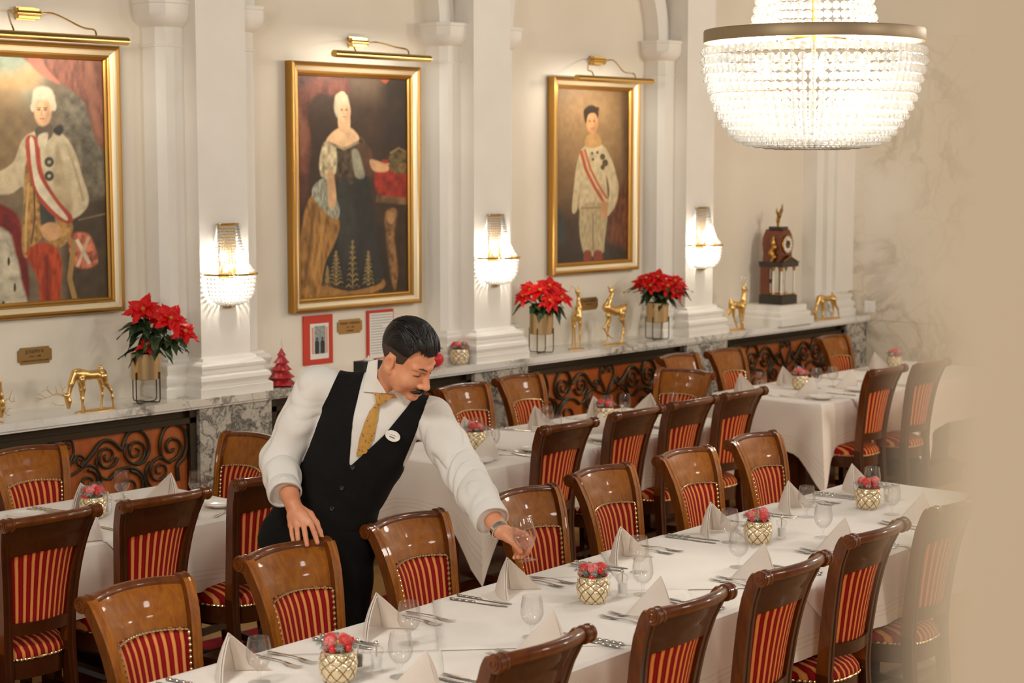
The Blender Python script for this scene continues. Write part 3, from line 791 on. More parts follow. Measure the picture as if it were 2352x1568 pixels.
b = MB().lathe([(.001, 0), (.019, 0), (.019, .01), (.0165, .014), (.0150, .024), (.0165, .034), (.0175, .040), (.0165, .046), (.0145, .050), (.0145, .053), (.019, .058), (.0205, .066), (.0185, .074), (.010, .079), (.001, .080)], 24); proto_mesh('mill_body', b, MT['acrylic'], 50)
for nm, mm in (('salt', 'salt'), ('peppercorns', 'pepper')): proto_mesh(nm, MB().lathe([(.001, .013), (.0125, .013), (.012, .024), (.0135, .036), (.0125, .046), (.001, .046)], 20), MT[mm], 50)
proto_mesh('mill_knob', MB().lathe([(.0025, .05), (.0025, .082), (.006, .083), (.0072, .088), (.005, .094), (.001, .095)], 16), MT['silver'], 60)
def mill(x, y, kind, label):
    t = thing('%s_mill' % kind, label, 'mill', (x, y, TZ + .002), 0, 'clear acrylic salt and pepper mills')
    sub('mill_body', t, (0, 0, 0)); sub('salt' if kind == 'salt' else 'peppercorns', t, (0, 0, 0)); sub('mill_knob', t, (0, 0, 0))
TOPZ = TZ + .0046
ORD = ('first', 'second', 'third', 'fourth', 'fifth', 'sixth', 'seventh')
# far side of the front table
farN = [-.303, .291, .917, 1.558, 2.148, 2.732, 3.269]
farG = [(-.300, -.235), (.252, -.287), None, (1.43, -.286), (2.042, -.269), (2.638, -.254), (3.204, -.247)]
for i, a in enumerate(farN):
    w_ = '%s place from the left, far side of the front table' % ORD[i]; rr_ = random.Random(i)
    x, y = row1(a, -.115); P_('napkin', (x, y, TOPZ), R1 + rr_.uniform(-.12, .12), 'folded pyramid napkin at the ' + w_, 'napkin', 'pyramid napkins on the front table')
    if farG[i]:
        x, y = row1(*farG[i]); P_('wine_glass', (x, y, TOPZ), 0, 'stemmed glass at the ' + w_, 'glass', 'stemmed glasses on the front table')
    for k, dx in enumerate((-.165, -.128)):
        x, y = row1(a + dx + (.0 if k else -.004), -.135 + .012 * k); P_('table_knife', (x, y, TOPZ), R1 + .16 + rr_.uniform(-.05, .05), '%s knife at the %s' % (('outer', 'inner')[k], w_), 'knife', 'silver knives on the front table')
    for k, dx in enumerate((.172, .225)):
        x, y = row1(a + dx, -.125 - .004 * k); P_('table_fork', (x, y, TOPZ), R1 + rr_.uniform(-.06, .1), '%s fork at the %s' % (('inner', 'outer')[k], w_), 'fork', 'silver forks on the front table')
nearN = [-.075, .478, 1.031, 1.658, 2.223, 2.862]
nearG = [(-.01, -.50), (.543, -.525), (1.183, -.48), (1.721, -.513), (2.343, -.499), (2.907, -.495)]
for i, a in enumerate(nearN):
    w_ = '%s place from the left, near side of the front table' % ORD[i]; rr_ = random.Random(i + 40)
    x, y = row1(a, -.655); P_('napkin', (x, y, TOPZ), R1 + PI + rr_.uniform(-.1, .1), 'folded pyramid napkin at the ' + w_, 'napkin', 'pyramid napkins on the front table')
    x, y = row1(*nearG[i]); P_('wine_glass', (x, y, TOPZ), 0, 'stemmed glass at the ' + w_, 'glass', 'stemmed glasses on the front table')
    for k, dx in enumerate((.135, .168)):
        x, y = row1(a + dx, -.69 + .012 * k); P_('table_knife', (x, y, TOPZ), R1 + PI + .1 + rr_.uniform(-.05, .05), '%s knife at the %s' % (('inner', 'outer')[k], w_), 'knife', 'silver knives on the front table')
    for k, dx in enumerate((-.115, -.16)):
        x, y = row1(a + dx, -.635 - .004 * k); P_('table_fork', (x, y, TOPZ), R1 + PI + rr_.uniform(-.06, .06), '%s fork at the %s' % (('inner', 'outer')[k], w_), 'fork', 'silver forks on the front table')
for i, (a, c, lab) in enumerate(((-.146, -.39, 'gold scale-patterned vase of frosted red apples nearest the camera on the front table'), (.999, -.411, 'gold vase of berries with a snowy pinecone, below the held glass'),
                                (2.098, -.359, 'gold vase of red berries third from the left on the front table'), (2.956, -.36, 'gold vase of red berries at the far end of the front table'))):
    x, y = row1(a, c); arrangement(x, y, TOPZ - .001, lab, 11 + i)
    x, y = row1(a + .122, c - .03); mill(x, y, 'salt', 'clear acrylic salt mill beside the %s gold vase of the front table' % ORD[i])
    x, y = row1(a + .108, c + .03); mill(x, y, 'pepper', 'clear acrylic pepper mill beside the %s gold vase of the front table' % ORD[i])
# wall tables: (kind, x, y, rotation, what sets it apart)
ST = [('napkin', 4.03, 6.07, .1, 'behind the vase on the left wall table'), ('napkin', 4.42, 5.99, -1.5, 'with a broad face at the right of the left wall table'),
      ('napkin', 3.76, 5.60, PI + .3, 'seen past the left edge chair on the left wall table'), ('napkin', 4.22, 5.62, PI, 'beside the hanging tip of the left wall table'),
      ('wine_glass', 4.05, 5.99, 0, 'before the napkin behind the vase on the left wall table'), ('wine_glass', 4.278, 6.142, 0, 'before the scroll grille on the left wall table'), ('wine_glass', 4.489, 5.90, 0, 'right of the broad napkin on the left wall table'),
      ('bread_plate', 3.80, 6.12, 0, 'at the left edge of the left wall table'), ('bread_plate', 4.486, 5.734, 0, 'at the right end of the left wall table by the elbow'),
      ('table_knife', 3.935, 6.17, .3, 'between the plate and vase of the left wall table'), ('table_knife', 3.97, 6.185, .3, 'beside the other knife left of the left wall table\'s vase'),
      ('table_knife', 3.91, 5.66, PI, 'near the front edge of the left wall table'), ('table_knife', 4.43, 5.635, 2.1, 'by the plate at the right end of the left wall table'),
      ('napkin', 6.43, 6.19, 0, 'behind the first vase of the middle wall table'), ('napkin', 6.98, 6.19, 0, 'second along the wall side of the middle wall table'), ('napkin', 7.49, 6.2, 0, 'third along the wall side of the middle wall table'),
      ('napkin', 7.80, 6.04, -1.5, 'before the chair heading the middle table'), ('napkin', 6.10, 5.70, PI, 'at the front left corner of the middle wall table'), ('napkin', 7.03, 5.77, PI, 'between two dark chair backs on the middle wall table'),
      ('wine_glass', 6.40, 6.07, 0, 'behind the berries of the first vase, middle wall table'), ('wine_glass', 6.976, 6.10, 0, 'before the second wall side napkin, middle wall table'), ('wine_glass', 7.515, 6.12, 0, 'between napkin and second vase, middle wall table'),
      ('wine_glass', 7.644, 6.1, 0, 'right of the second vase, middle wall table'), ('wine_glass', 7.866, 5.93, 0, 'behind the last napkin of the middle wall table'), ('wine_glass', 6.25, 5.82, 0, 'overlapping the first vase of the middle wall table'),
      ('small_tumbler', 7.113, 6.15, 0, 'low on the wall side of the middle wall table'),
      ('bread_plate', 5.98, 5.67, 0, 'at the left corner of the middle wall table'), ('bread_plate', 6.41, 5.69, 0, 'left of the first dark chair at the middle wall table'), ('bread_plate', 6.90, 5.66, 0, 'between two dark chair backs, middle wall table'), ('bread_plate', 7.456, 5.69, 0, 'before the third dark chair back, middle wall table'),
      ('table_knife', 6.85, 6.2, .2, 'left of the second wall side napkin, middle wall table'), ('table_knife', 6.28, 5.62, PI, 'right of the front napkin, middle wall table'), ('table_knife', 6.80, 5.64, PI, 'by the plate between dark chairs, middle wall table'), ('table_knife', 7.36, 6.21, .2, 'left of the third wall side napkin, middle wall table'),
      ('table_fork', 6.33, 5.77, PI, 'left of the plate before the dark chair, middle wall table'), ('table_fork', 7.14, 6.07, .1, 'by the low tumbler, middle wall table'),
      ('napkin', 8.92, 6.2, 0, 'at the left end of the right wall table'), ('napkin', 9.41, 6.21, 0, 'in the middle of the wall side, right wall table'), ('napkin', 9.08, 5.78, PI, 'standing behind the front plate, right wall table'), ('napkin', 9.57, 5.80, PI, 'beside the hanging tip, right wall table'), ('napkin', 10.53, 6.2, 0, 'on the farthest table by the marble wall'),
      ('wine_glass', 9.0, 6.1, 0, 'right of the left end napkin, right wall table'), ('wine_glass', 9.43, 6.1, 0, 'just left of the vase, right wall table'), ('wine_glass', 9.40, 5.95, 0, 'just right of the vase, right wall table'), ('wine_glass', 9.54, 5.92, 0, 'before the far corner chair, right wall table'), ('wine_glass', 10.60, 6.1, 0, 'on the farthest table by the marble wall'),
      ('bread_plate', 9.0, 5.66, 0, 'at the front corner of the right wall table'), ('bread_plate', 9.46, 5.68, 0, 'below the right napkin of the right wall table'),
      ('table_fork', 8.95, 5.83, PI, 'left of the front napkin, right wall table'), ('table_knife', 9.26, 5.69, PI, 'between the two plates of the right wall table'), ('table_knife', 10.43, 6.18, .2, 'left of the napkin on the farthest table')]
WORDN = {'napkin': ('folded pyramid napkin', 'napkin'), 'wine_glass': ('stemmed glass', 'glass'), 'small_tumbler': ('small tumbler', 'glass'), 'bread_plate': ('white plate', 'plate'), 'table_knife': ('silver knife', 'knife'), 'table_fork': ('silver fork', 'fork')}
for kind, x, y, r_, lab in ST:
    P_(kind, (x, y, TOPZ), r_, WORDN[kind][0] + ' ' + lab, WORDN[kind][1], WORDN[kind][0] + 's on the wall tables')
arrangement(3.99, 5.93, TOPZ - .001, 'vase of red berries on the left wall table behind a dark chair', 31)
arrangement(6.265, 5.955, TOPZ - .001, 'gold vase with one bright red flower on the middle wall table', 32)
arrangement(7.358, 6.01, TOPZ - .001, 'vase of frosted berries on the middle wall table before the grille', 33)
arrangement(9.29, 6.0, TOPZ - .001, 'gold vase of red berries on the right wall table', 34)
arrangement(10.66, 6.12, TOPZ - .001, 'vase of berries on the farthest table beside the blurred chair', 35)
mill(4.10, 5.87, 'pepper', 'clear acrylic pepper mill beside the vase of the left wall table'); mill(4.08, 5.93 + .03, 'salt', 'clear acrylic salt mill beside the vase of the left wall table')
mill(6.36, 5.93, 'pepper', 'clear acrylic pepper mill beside the first vase, middle wall table'); mill(7.47, 5.98, 'pepper', 'clear acrylic pepper mill beside the second vase, middle wall table')
# ================================================================== smooth solid modelling: blended capsules and ellipsoids -> one continuous surface
def nrmz(v): v = np.asarray(v, float); return v / (np.linalg.norm(v) + 1e-12)
def sd_cap(a, b, ra, rb=None):
    a = np.asarray(a, float); b = np.asarray(b, float); rb = ra if rb is None else rb; ab = b - a; L2 = ab @ ab + 1e-12
    def f(p):
        t = np.clip(((p - a) @ ab) / L2, 0, 1); return np.linalg.norm(p - a - t[:, None] * ab, axis=1) - (ra + (rb - ra) * t)
    return f
def sd_ell(c, r, M=None):
    c = np.asarray(c, float); r = np.asarray(r, float)
    def f(p):
        q = p - c
        if M is not None: q = q @ M
        k0 = np.linalg.norm(q / r, axis=1); k1 = np.linalg.norm(q / (r * r), axis=1) + 1e-9
        return np.where(k0 < 1e-6, -r.min(), k0 * (k0 - 1) / k1)
    return f
def smin(a, b, k): 
    h = np.clip(.5 + .5 * (b - a) / k, 0, 1); return b + (a - b) * h - k * h * (1 - h)
def smax(a, b, k): return -smin(-a, -b, k)
class Blend:
    """ordered smooth union; each entry (f, k)"""
    def __init__(s): s.it = []
    def add(s, f, k=.01): s.it.append((f, k)); return s
    def cap(s, a, b, ra, rb=None, k=.01): return s.add(sd_cap(a, b, ra, rb), k)
    def chain(s, pts, rad, k=.01):
        for i in range(len(pts) - 1): s.cap(pts[i], pts[i + 1], rad[i], rad[i + 1], k)
        return s
    def ell(s, c, r, k=.01, M=None): return s.add(sd_ell(c, r, M), k)
    def __call__(s, p, idx=None):
        d = None
        for i, (f, k) in enumerate(s.it):
            if idx is not None and i not in idx: continue
            v = f(p); d = v if d is None else smin(d, v, k)
        return d
def sdf_surface(fn, lo, hi, h, B=12):
    """naive surface nets on a sparse block grid"""
    lo = np.asarray(lo, float); hi = np.asarray(hi, float); nb = np.ceil((hi - lo) / (h * B)).astype(int)
    I = np.stack(np.meshgrid(*[np.arange(n) for n in nb], indexing='ij'), -1).reshape(-1, 3)
    cen = lo + (I + .5) * B * h; rad = B * h * .5 * math.sqrt(3)
    prune = isinstance(fn, Blend)
    if prune:
        PD = np.stack([f(cen) for f, _ in fn.it], 1); kk = max(k for _, k in fn.it)
        d = fn(cen)
    else: d = fn(cen)
    keep = np.abs(d) < rad * 1.25 + .004
    I = I[keep]
    if prune: PD = PD[keep]
    g = np.arange(B + 1); G = np.stack(np.meshgrid(g, g, g, indexing='ij'), -1).reshape(-1, 3)
    big = nb * B + 2
    keys, pos, quads = [], [], []
    def key(c): return (c[..., 0] * big[1] + c[..., 1]) * big[2] + c[..., 2]
    for bi in range(len(I)):
        base = I[bi] * B; P = lo + (base + G) * h
        if prune:
            m_ = PD[bi].min(); idx = set(np.nonzero(PD[bi] < m_ + 2 * rad + kk)[0].tolist()); D = fn(P, idx)
        else: D = fn(P)
        D = D.reshape(B + 1, B + 1, B + 1); S = D < 0
        if S.all() or not S.any(): continue
        s8 = sum(S[a:B + a, b:B + b, c:B + c].astype(np.int8) for a in (0, 1) for b in (0, 1) for c in (0, 1))
        act = np.argwhere((s8 > 0) & (s8 < 8))
        acc = np.zeros((len(act), 3)); cnt = np.zeros(len(act))
        for ax in range(3):
            o1, o2 = [q for q in range(3) if q != ax]
            for u in (0, 1):
                for v in (0, 1):
                    a = act.copy(); a[:, o1] += u; a[:, o2] += v; b = a.copy(); b[:, ax] += 1
                    da = D[a[:, 0], a[:, 1], a[:, 2]]; db = D[b[:, 0], b[:, 1], b[:, 2]]
                    c = (da < 0) != (db < 0); t = np.where(c, da / np.where(c, da - db, 1), 0)
                    pt = a.astype(float); pt[:, ax] += t; acc += np.where(c[:, None], pt, 0); cnt += c
        pos.append(lo + (base + acc / cnt[:, None]) * h); keys.append(key(act + base))
        for ax in range(3):
            o1, o2 = [(1, 2), (2, 0), (0, 1)][ax]
            sl = [slice(0, B)] * 3; sh = [slice(0, B)] * 3; sh[ax] = slice(1, B + 1)
            s0 = S[tuple(sl)]; s1 = S[tuple(sh)]; e = np.argwhere(s0 != s1)
            if not len(e): continue
            inside0 = s0[e[:, 0], e[:, 1], e[:, 2]]
            c = e + base; cs = []
            for (du, dv) in ((-1, -1), (0, -1), (0, 0), (-1, 0)):
                q = c.copy(); q[:, o1] += du; q[:, o2] += dv; cs.append(key(q))
            Q = np.stack(cs, 1); Q[~inside0] = Q[~inside0][:, ::-1]; quads.append(Q)
    keys = np.concatenate(keys); pos = np.concatenate(pos); quads = np.concatenate(quads)
    o = np.argsort(keys); ks = keys[o]; idx = np.searchsorted(ks, quads); idx = np.clip(idx, 0, len(ks) - 1)
    ok = (ks[idx] == quads).all(1)
    return pos[o], idx[ok]
def sdf_object(name, fn, lo, hi, h, m_, parent=None, relax=1):
    V, Q = sdf_surface(fn, lo, hi, h)
    for _ in range(relax):
        acc = np.zeros_like(V); cnt = np.zeros(len(V))
        for a in range(4):
            for b in (1, 3): np.add.at(acc, Q[:, a], V[Q[:, (a + b) % 4]]); np.add.at(cnt, Q[:, a], 1)
        V = V * .5 + .5 * acc / np.maximum(cnt, 1)[:, None]
    me = bpy.data.meshes.new(name); me.vertices.add(len(V)); me.vertices.foreach_set('co', V.astype('f').ravel())
    me.loops.add(len(Q) * 4); me.loops.foreach_set('vertex_index', Q.astype('i').ravel())
    me.polygons.add(len(Q)); me.polygons.foreach_set('loop_start', np.arange(0, len(Q) * 4, 4, dtype='i')); me.polygons.foreach_set('loop_total', np.full(len(Q), 4, 'i'))
    me.update(calc_edges=True); me.polygons.foreach_set('use_smooth', [True] * len(Q))
    me.materials.append(m_)
    o = bpy.data.objects.new(name, me); COL.objects.link(o)
    if parent is not None: o.parent = parent
    return o
# ================================================================== THE WAITER
CAM = v3(0, 0, CAM_Z)
def at(px, py, D): return CAM + (FWD + (px - 1176) / 4000 * RGT - (py - 784) / 4000 * UPV) * D
MT['skin'] = mat('skin', (222, 158, 122), .5, Subsurface_Weight=.12, Subsurface_Scale=.02); MT['skin'].node_tree.nodes['Principled BSDF'].inputs['Subsurface Radius'].default_value = (1, .35, .2)
t = NT(MT['skin']); t.base(t.ramp(t.noise(t.co(), 14, 3).outputs['Fac'], ((.3, (206, 130, 92)), (.7, (224, 160, 122))))); t.bump(t.noise(t.co(), 500, 2).outputs['Fac'], .05, .001)
MT['shirt'] = plain_noise('white_cotton_shirt', (226, 220, 212), (218, 212, 203), 10, .8, .06, 500)
MT['vest'] = plain_noise('black_waistcoat_wool', (17, 14, 12), (11, 9, 8), 30, .9, .15, 500, Specular_IOR_Level=.25)
MT['trousers'] = plain_noise('black_trouser_cloth', (15, 12, 10), (10, 8, 7), 30, .9, .12, 400, Specular_IOR_Level=.25)
MT['hair'] = plain_noise('dark_brown_hair', (30, 22, 17), (18, 13, 10), 60, .5, Specular_IOR_Level=.35)
MT['stubble'] = plain_noise('cropped_dark_hair', (78, 56, 42), (46, 33, 25), 220, .7)
# ---- joints
HIP = at(745, 1195, 6.0); NECK = at(890, 897, 5.90)
TA = nrmz(NECK - HIP); BK = None
_L = nrmz(at(998, 948, 5.95) - at(725, 885, 5.95)); SA = nrmz(_L - TA * (_L @ TA)); FA = np.cross(SA, TA)      # SA to his left, TA up the spine, FA
if FA @ FWD > 0: FA = -FA                                                                                        # FA out of the chest
rsh, relb, rcuff, rwr = at(727, 890, 5.93), at(640, 1058, 5.93), at(653, 1128, 5.80), at(673, 1158, 5.755)
lsh, lelb, lcuff, lwr = at(990, 958, 5.93), at(1066, 1088, 5.80), at(1126, 1190, 5.62), at(1150, 1219, 5.575)
rhip, rknee, rank = at(668, 1240, 6.02), at(652, 1490, 6.0), at(662, 1790, 6.1)
lhip, lknee, lank = at(795, 1240, 6.0), at(790, 1480, 5.98), at(782, 1790, 6.05)
# ---- torso as a loft along the spine
TH = np.array([-.16, -.06, .04, .12, .22, .32, .42, .50, .57]); TW = np.array([.165, .172, .158, .146, .152, .163, .158, .115, .06]); TD = np.array([.118, .125, .118, .112, .118, .124, .115, .085, .05])
def tloc(p): q = p - HIP; return q @ SA, q @ TA, q @ FA
def torso(p, off=0.0):
    s, h, d = tloc(p); w_ = np.interp(h, TH, TW) + off; dd = np.interp(h, TH, TD) + off
    k0 = np.sqrt((s / w_) ** 2 + (d / dd) ** 2); r = np.hypot(s, d) + 1e-6
    side = r * (1 - 1 / np.maximum(k0, 1e-3))
    return smax(side, np.maximum(h - .57, -.16 - h), .03)
def tp(s, h, d=0): return HIP + SA * s + TA * h + FA * d
# ---- head: local frame x to his right, y out of the face, z to the crown
HR = np.array([[-0.62, 0.723, 0.304], [-0.178, -0.507, 0.843], [0.764, 0.469, 0.443]])
pc_ = math.radians(5); HM = np.stack([RGT, UPV, -FWD], 1) @ HR @ np.array([[1, 0, 0], [0, math.cos(pc_), math.sin(pc_)], [0, -math.sin(pc_), math.cos(pc_)]]); HC = at(933, 829, 5.75); HS = np.array([.97, 1.0, 1.0])
def hl(p): return ((p - HC) @ HM) / HS
def hw(q): return HC + HM @ (np.asarray(q, float) * HS)
HB = Blend()
HB.ell((0, -.010, .045), (.0735, .098, .088)); HB.ell((0, .030, -.02), (.060, .062, .082), .03)
HB.cap((0, .020, -.056), (0, .066, -.082), .046, .024, .02); HB.ell((0, .077, -.089), (.021, .016, .015), .012)
for s_ in (-1, 1):
    HB.ell((s_ * .037, .050, -.030), (.028, .030, .030), .02); HB.cap((s_ * .056, .0, -.03), (s_ * .040, .035, -.072), .017, .016, .02)
    HB.cap((s_ * .010, .091, .033), (s_ * .046, .072, .034), .010, .008, .012)
    HB.ell((s_ * .032, .071, .012), (.0165, .0135, .0125), .006)
    HB.ell((s_ * .0115, .096, -.034), (.0095, .0105, .0085), .006)
    HB.ell((s_ * .0765, -.012, .002), (.0085, .021, .034), .005); HB.ell((s_ * .073, -.002, -.026), (.008, .012, .013), .005)
HB.cap((0, .090, .020), (0, .110, -.024), .0085, .0118, .009); HB.ell((0, .113, -.028), (.0115, .011, .0105), .007)
HB.ell((0, .094, -.059), (.023, .0095, .0052), .004); HB.ell((0, .092, -.0690), (.0195, .010, .0062), .004)
def head_local(q):
    d = HB(q)
    for s_ in (-1, 1):
        d = smax(d, -sd_ell((s_ * .017, .088, .012), (.008, .010, .009))(q), .008)
        d = smax(d, -sd_ell((s_ * .086, -.006, .004), (.0075, .012, .020))(q), .004)
        d = smax(d, -sd_cap((s_ * .018, .0868, .006), (s_ * .045, .0775, .0075), .0016)(q), .0025)
    d = smax(d, -sd_cap((-.020, .1015, -.0640), (.020, .1015, -.0640), .0022)(q), .003)
    return d
def head(p): return head_local(hl(p)) * .97
# ---- hands
rh = dict(p=[at(668, 1207, 5.725), at(671, 1229, 5.705), at(675, 1246, 5.69)], r=[at(681, 1205, 5.712), at(683.5, 1225, 5.682), at(685.5, 1246, 5.668)],
          m=[at(697, 1203.5, 5.705), at(701, 1226, 5.672), at(705, 1251.5, 5.656)], i=[at(714, 1202.5, 5.705), at(722, 1224, 5.672), at(729, 1246, 5.656)],
          t=[at(711, 1182, 5.745), at(726, 1201, 5.742), at(734, 1221, 5.730), at(739, 1234, 5.718)])
lh = dict(i=[at(1207, 1227, 5.575), at(1221, 1246, 5.545), at(1211.5, 1270, 5.532)], m=[at(1200, 1234, 5.588), at(1214, 1258, 5.560), at(1201, 1277, 5.538)],
          r=[at(1191, 1241, 5.598), at(1203, 1267, 5.575), at(1190, 1279, 5.548)], p=[at(1181, 1246, 5.605), at(1190, 1270, 5.590), at(1181, 1280, 5.560)],
          t=[at(1166, 1233, 5.556), at(1180, 1245, 5.540), at(1190, 1257, 5.528), at(1196, 1267, 5.524)])
SK = Blend()
SK.add(lambda p: torso(p, -.012), .02)
SK.add(head, .012)
SK.cap(hw((0, -.022, -.045)), NECK + TA * .0 - FA * .005, .052, .060, .03); SK.cap(NECK, tp(0, .42, 0), .060, .07, .04)
for a, b, c, w_, r_ in ((rsh, relb, rcuff, rwr, .046), (lsh, lelb, lcuff, lwr, .046)):
    SK.chain([a, b, b + (w_ - b) * .35, w_], [r_, .039, .040, .0275], .02)
SK.cap(tp(-.05, .46), rsh, .05, .055, .04); SK.cap(tp(.05, .46), lsh, .05, .055, .04)
for a, b, c in ((rhip, rknee, rank), (lhip, lknee, lank)):
    SK.chain([a, b, b + (c - b) * .35 + v3(.02, .02, 0), c], [.078, .052, .052, .036], .03); f_ = c + v3(-.12, -.13, -.0); f_[2] = .028; SK.cap(c + v3(0, 0, 0) - v3(0, 0, c[2] - .03), f_, .030, .026, .03)
for w_, h_ in ((rwr, rh), (lwr, lh)):
    for n_ in 'prmi':
        K = h_[n_][0]; SK.chain([w_ + (K - w_) * .12, w_ + (K - w_) * .55, K], [.0165, .0145, .0105], .012)
        rr_ = {'p': .0076, 'r': .0086, 'm': .0090, 'i': .0088}[n_]
        P = h_[n_]; mid = P[1] + (P[2] - P[1]) * .5
        SK.chain([P[0], P[1], mid, P[2]], [rr_ + .0006, rr_, rr_ * .93, rr_ * .86], .0022)
    T_ = h_['t']; SK.chain([w_ + (T_[0] - w_) * .3, T_[0], T_[1], T_[2], T_[3]], [.016, .0145, .0115, .0100, .0082], .006)
base = v3(3.90, 4.46, 0)
body = sdf_object('waiter', SK, (3.55, 3.5, -.01), (4.35, 4.8, 1.74), .0030, MT['skin'])
def settle(o): o.location = base; o.data.transform(Matrix.Translation(Vector(-base)))
settle(body)
tag(body, 'waiter in a black waistcoat leaning over the table with a glass in his hand', 'person')
def wear(o):
    o.data.transform(Matrix.Translation(Vector(-base))); o.parent = body; return o
# ---- shirt
def wr(p, f, a): return a * (np.sin(p @ np.array([61, 23, 47.]) * f + 2 * np.sin(p @ np.array([17, -29, 31.]))) + .6 * np.sin(p @ np.array([-37, 71, 83.]) * f + 1.7))
def sleeve(a, b, c, r):
    S_ = Blend(); S_.chain([a, a + (b - a) * .5, b, b + (c - b) * .5, c], r, .02)
    ax1, ax2 = nrmz(b - a), nrmz(c - b)
    def f(p):
        d = S_(p); te = np.exp(-(((p - b) @ ax1) / .09) ** 2); ts = np.exp(-(np.linalg.norm(p - a, axis=1) / .13) ** 2); tc = np.exp(-(np.linalg.norm(p - c, axis=1) / .07) ** 2)
        q = p - b; g = (q @ ax1) * 70 + 3.2 * np.sin(q @ np.array([27, 41, -19.])) + q @ np.array([30, -22, 14.])
        cr = lambda a: 1 - 2 * np.abs(np.sin(a * .5)) ** .7
        fold = (.0060 * te + .0026) * cr(g) + (.0050 * ts) * cr(g * .8 + 2 * np.sin(q @ np.array([12, 31, 25.]))) + .004 * tc * cr(g * 1.2)
        return np.maximum(d + fold * .9 + wr(p, .35, .0006), (p - c) @ ax2 - .004)
    return f
SH = Blend()
SH.add(lambda p: np.maximum(torso(p, .004) + wr(p, .5, .001), tloc(p)[1] - .545), .01)
SH.cap(tp(-.05, .475), rsh + TA * .004, .052, .066, .04); SH.cap(tp(.05, .475), lsh + TA * .004, .052, .064, .04)
SH.add(sleeve(rsh, relb, rcuff, [.068, .063, .058, .056, .050]), .025); SH.add(sleeve(lsh, lelb, lcuff, [.066, .067, .064, .062, .055]), .025)
wear(sdf_object('shirt', SH, (3.5, 3.55, .8), (4.45, 4.85, 1.66), .0042, MT['shirt']))
def cuff(c, ax, r0, r1, L, name='cuff'):
    ax = nrmz(ax); e1 = nrmz(np.cross(ax, (0, 0, 1))); e2 = np.cross(ax, e1); b = MB()
    prof = [(r0, 0), (r0 + .004, L * .15), (r1 + .004, L * .85), (r1 + .002, L), (r1 - .002, L), (r1 - .002, L * .6), (r0 - .006, .0)]
    V = []
    for r, z in prof:
        for k in range(36):
            a = 2 * PI * k / 36; rr_ = r * (1 + .03 * math.sin(2 * a + 1) + .012 * math.sin(5 * a)); V.append(c + ax * (z + .004 * math.sin(a * 2) * z / L) + e1 * rr_ * math.cos(a) + e2 * rr_ * math.sin(a))
    b.add(V, [(i * 36 + k, i * 36 + (k + 1) % 36, (i + 1) * 36 + (k + 1) % 36, (i + 1) * 36 + k) for i in range(len(prof) - 1) for k in range(36)])
    return wear(b.build(name, MT['shirt'], None, smooth=50))
cuff(rcuff - nrmz(rwr - relb) * .035, rwr - relb, .051, .053, .052); cuff(lcuff - nrmz(lwr - lelb) * .04, lwr - lelb, .055, .055, .055)
# ---- waistcoat
def vest(p):
    s, h, d = tloc(p); b_ = SH(p, {0, 1, 2}) - .007
    vw = np.interp(h, [.235, .26, .40, .56], [-.03, .004, .058, .10])
    front = (vw - np.abs(s + .003)) * .9
    nb = np.where(d > -.02, np.where(h > .225, front, -.05), (h - .50))
    arm = np.maximum(s - np.interp(h, [.02, .18, .26, .32, .42, .56], [.4, .23, .178, .156, .150, .135]), -s - np.interp(h, [.15, .22, .28, .42, .56], [.4, .215, .178, .172, .178]))
    hem = -.03 - h - .05 * np.exp(-(s / .05) ** 2) * (d > 0)
    return np.maximum(np.maximum(b_, nb), np.maximum(arm * .8, np.maximum(hem, h - .585)))
wear(sdf_object('waistcoat', vest, (3.55, 3.7, .8), (4.4, 4.85, 1.62), .0036, MT['vest']))
def on_front(px, py, fn, off=.002, D0=5.5):
    D = D0
    for _ in range(200):
        d = fn(at(px, py, D)[None])[0] - off
        if d < .0004: break
        D += d * .7
    return at(px, py, D)
# ---- trousers
TR = Blend(); TR.add(lambda p: np.maximum(torso(p, .008), tloc(p)[1] - .03), .02)
for a, b, c in ((rhip, rknee, rank), (lhip, lknee, lank)):
    TR.chain([a, b, c + v3(0, 0, .04)], [.102, .082, .072], .05)
wear(sdf_object('trousers', lambda p: np.maximum(TR(p) + wr(p, .3, .0022), .05 - p[:, 2]), (3.5, 4.1, .03), (4.3, 4.85, 1.06), .006, MT['trousers']))
for c in (rank, lank):
    b = Blend(); f_ = c + v3(-.13, -.14, 0); b.cap((c[0] + .02, c[1] + .02, .045), (f_[0], f_[1], .036), .043, .036, .02); o = sdf_object('shoe', lambda p, b=b: np.maximum(b(p), .002 - p[:, 2]), (c[0] - .25, c[1] - .25, -.01), (c[0] + .15, c[1] + .15, .12), .006, mat('black_shoe_leather', (18, 16, 15), .25)); wear(o)
# ---- hair, brows, moustache
LOWCUT = 0.0
def hair(p):
    q = hl(p); x, y, z = q[:, 0], q[:, 1], q[:, 2]
    th_ = np.interp(z, [.0, .045, .085, .12, .14], [.002, .0035, .009, .015, .017]) + .006 * np.exp(-((y - .07) / .03) ** 2) * (z > .06)
    wv_ = 1.6 * np.sin(34 * y + 9 * z) + .9 * np.sin(61 * y + 40 * x)
    g = .6 * np.sin(190 * x + wv_) + .5 * np.sin(330 * x + 1.7 * wv_ + 30 * y) + .35 * np.sin(90 * y + 60 * x)
    d = sd_ell((0, -.010, .045), (.0745, .0985, .0885))(q) - th_ - g * np.interp(z, [.05, .1], [.0003, .0022])
    hz = np.interp(y, [-.12, -.08, -.04, -.028, .004, .010, .030, .042, .056, .075, .1], HZ) + .022 * np.exp(-((np.abs(x) - .047) / .013) ** 2) * (y > .03) + (.052 - np.clip(np.abs(x) * 0, 0, 1)) * LOWCUT * (y < .045)
    return smax(d, (hz - z) * .8, .004)
hmin = hw((0, 0, 0)) - .17; hmax = hw((0, 0, 0)) + .19
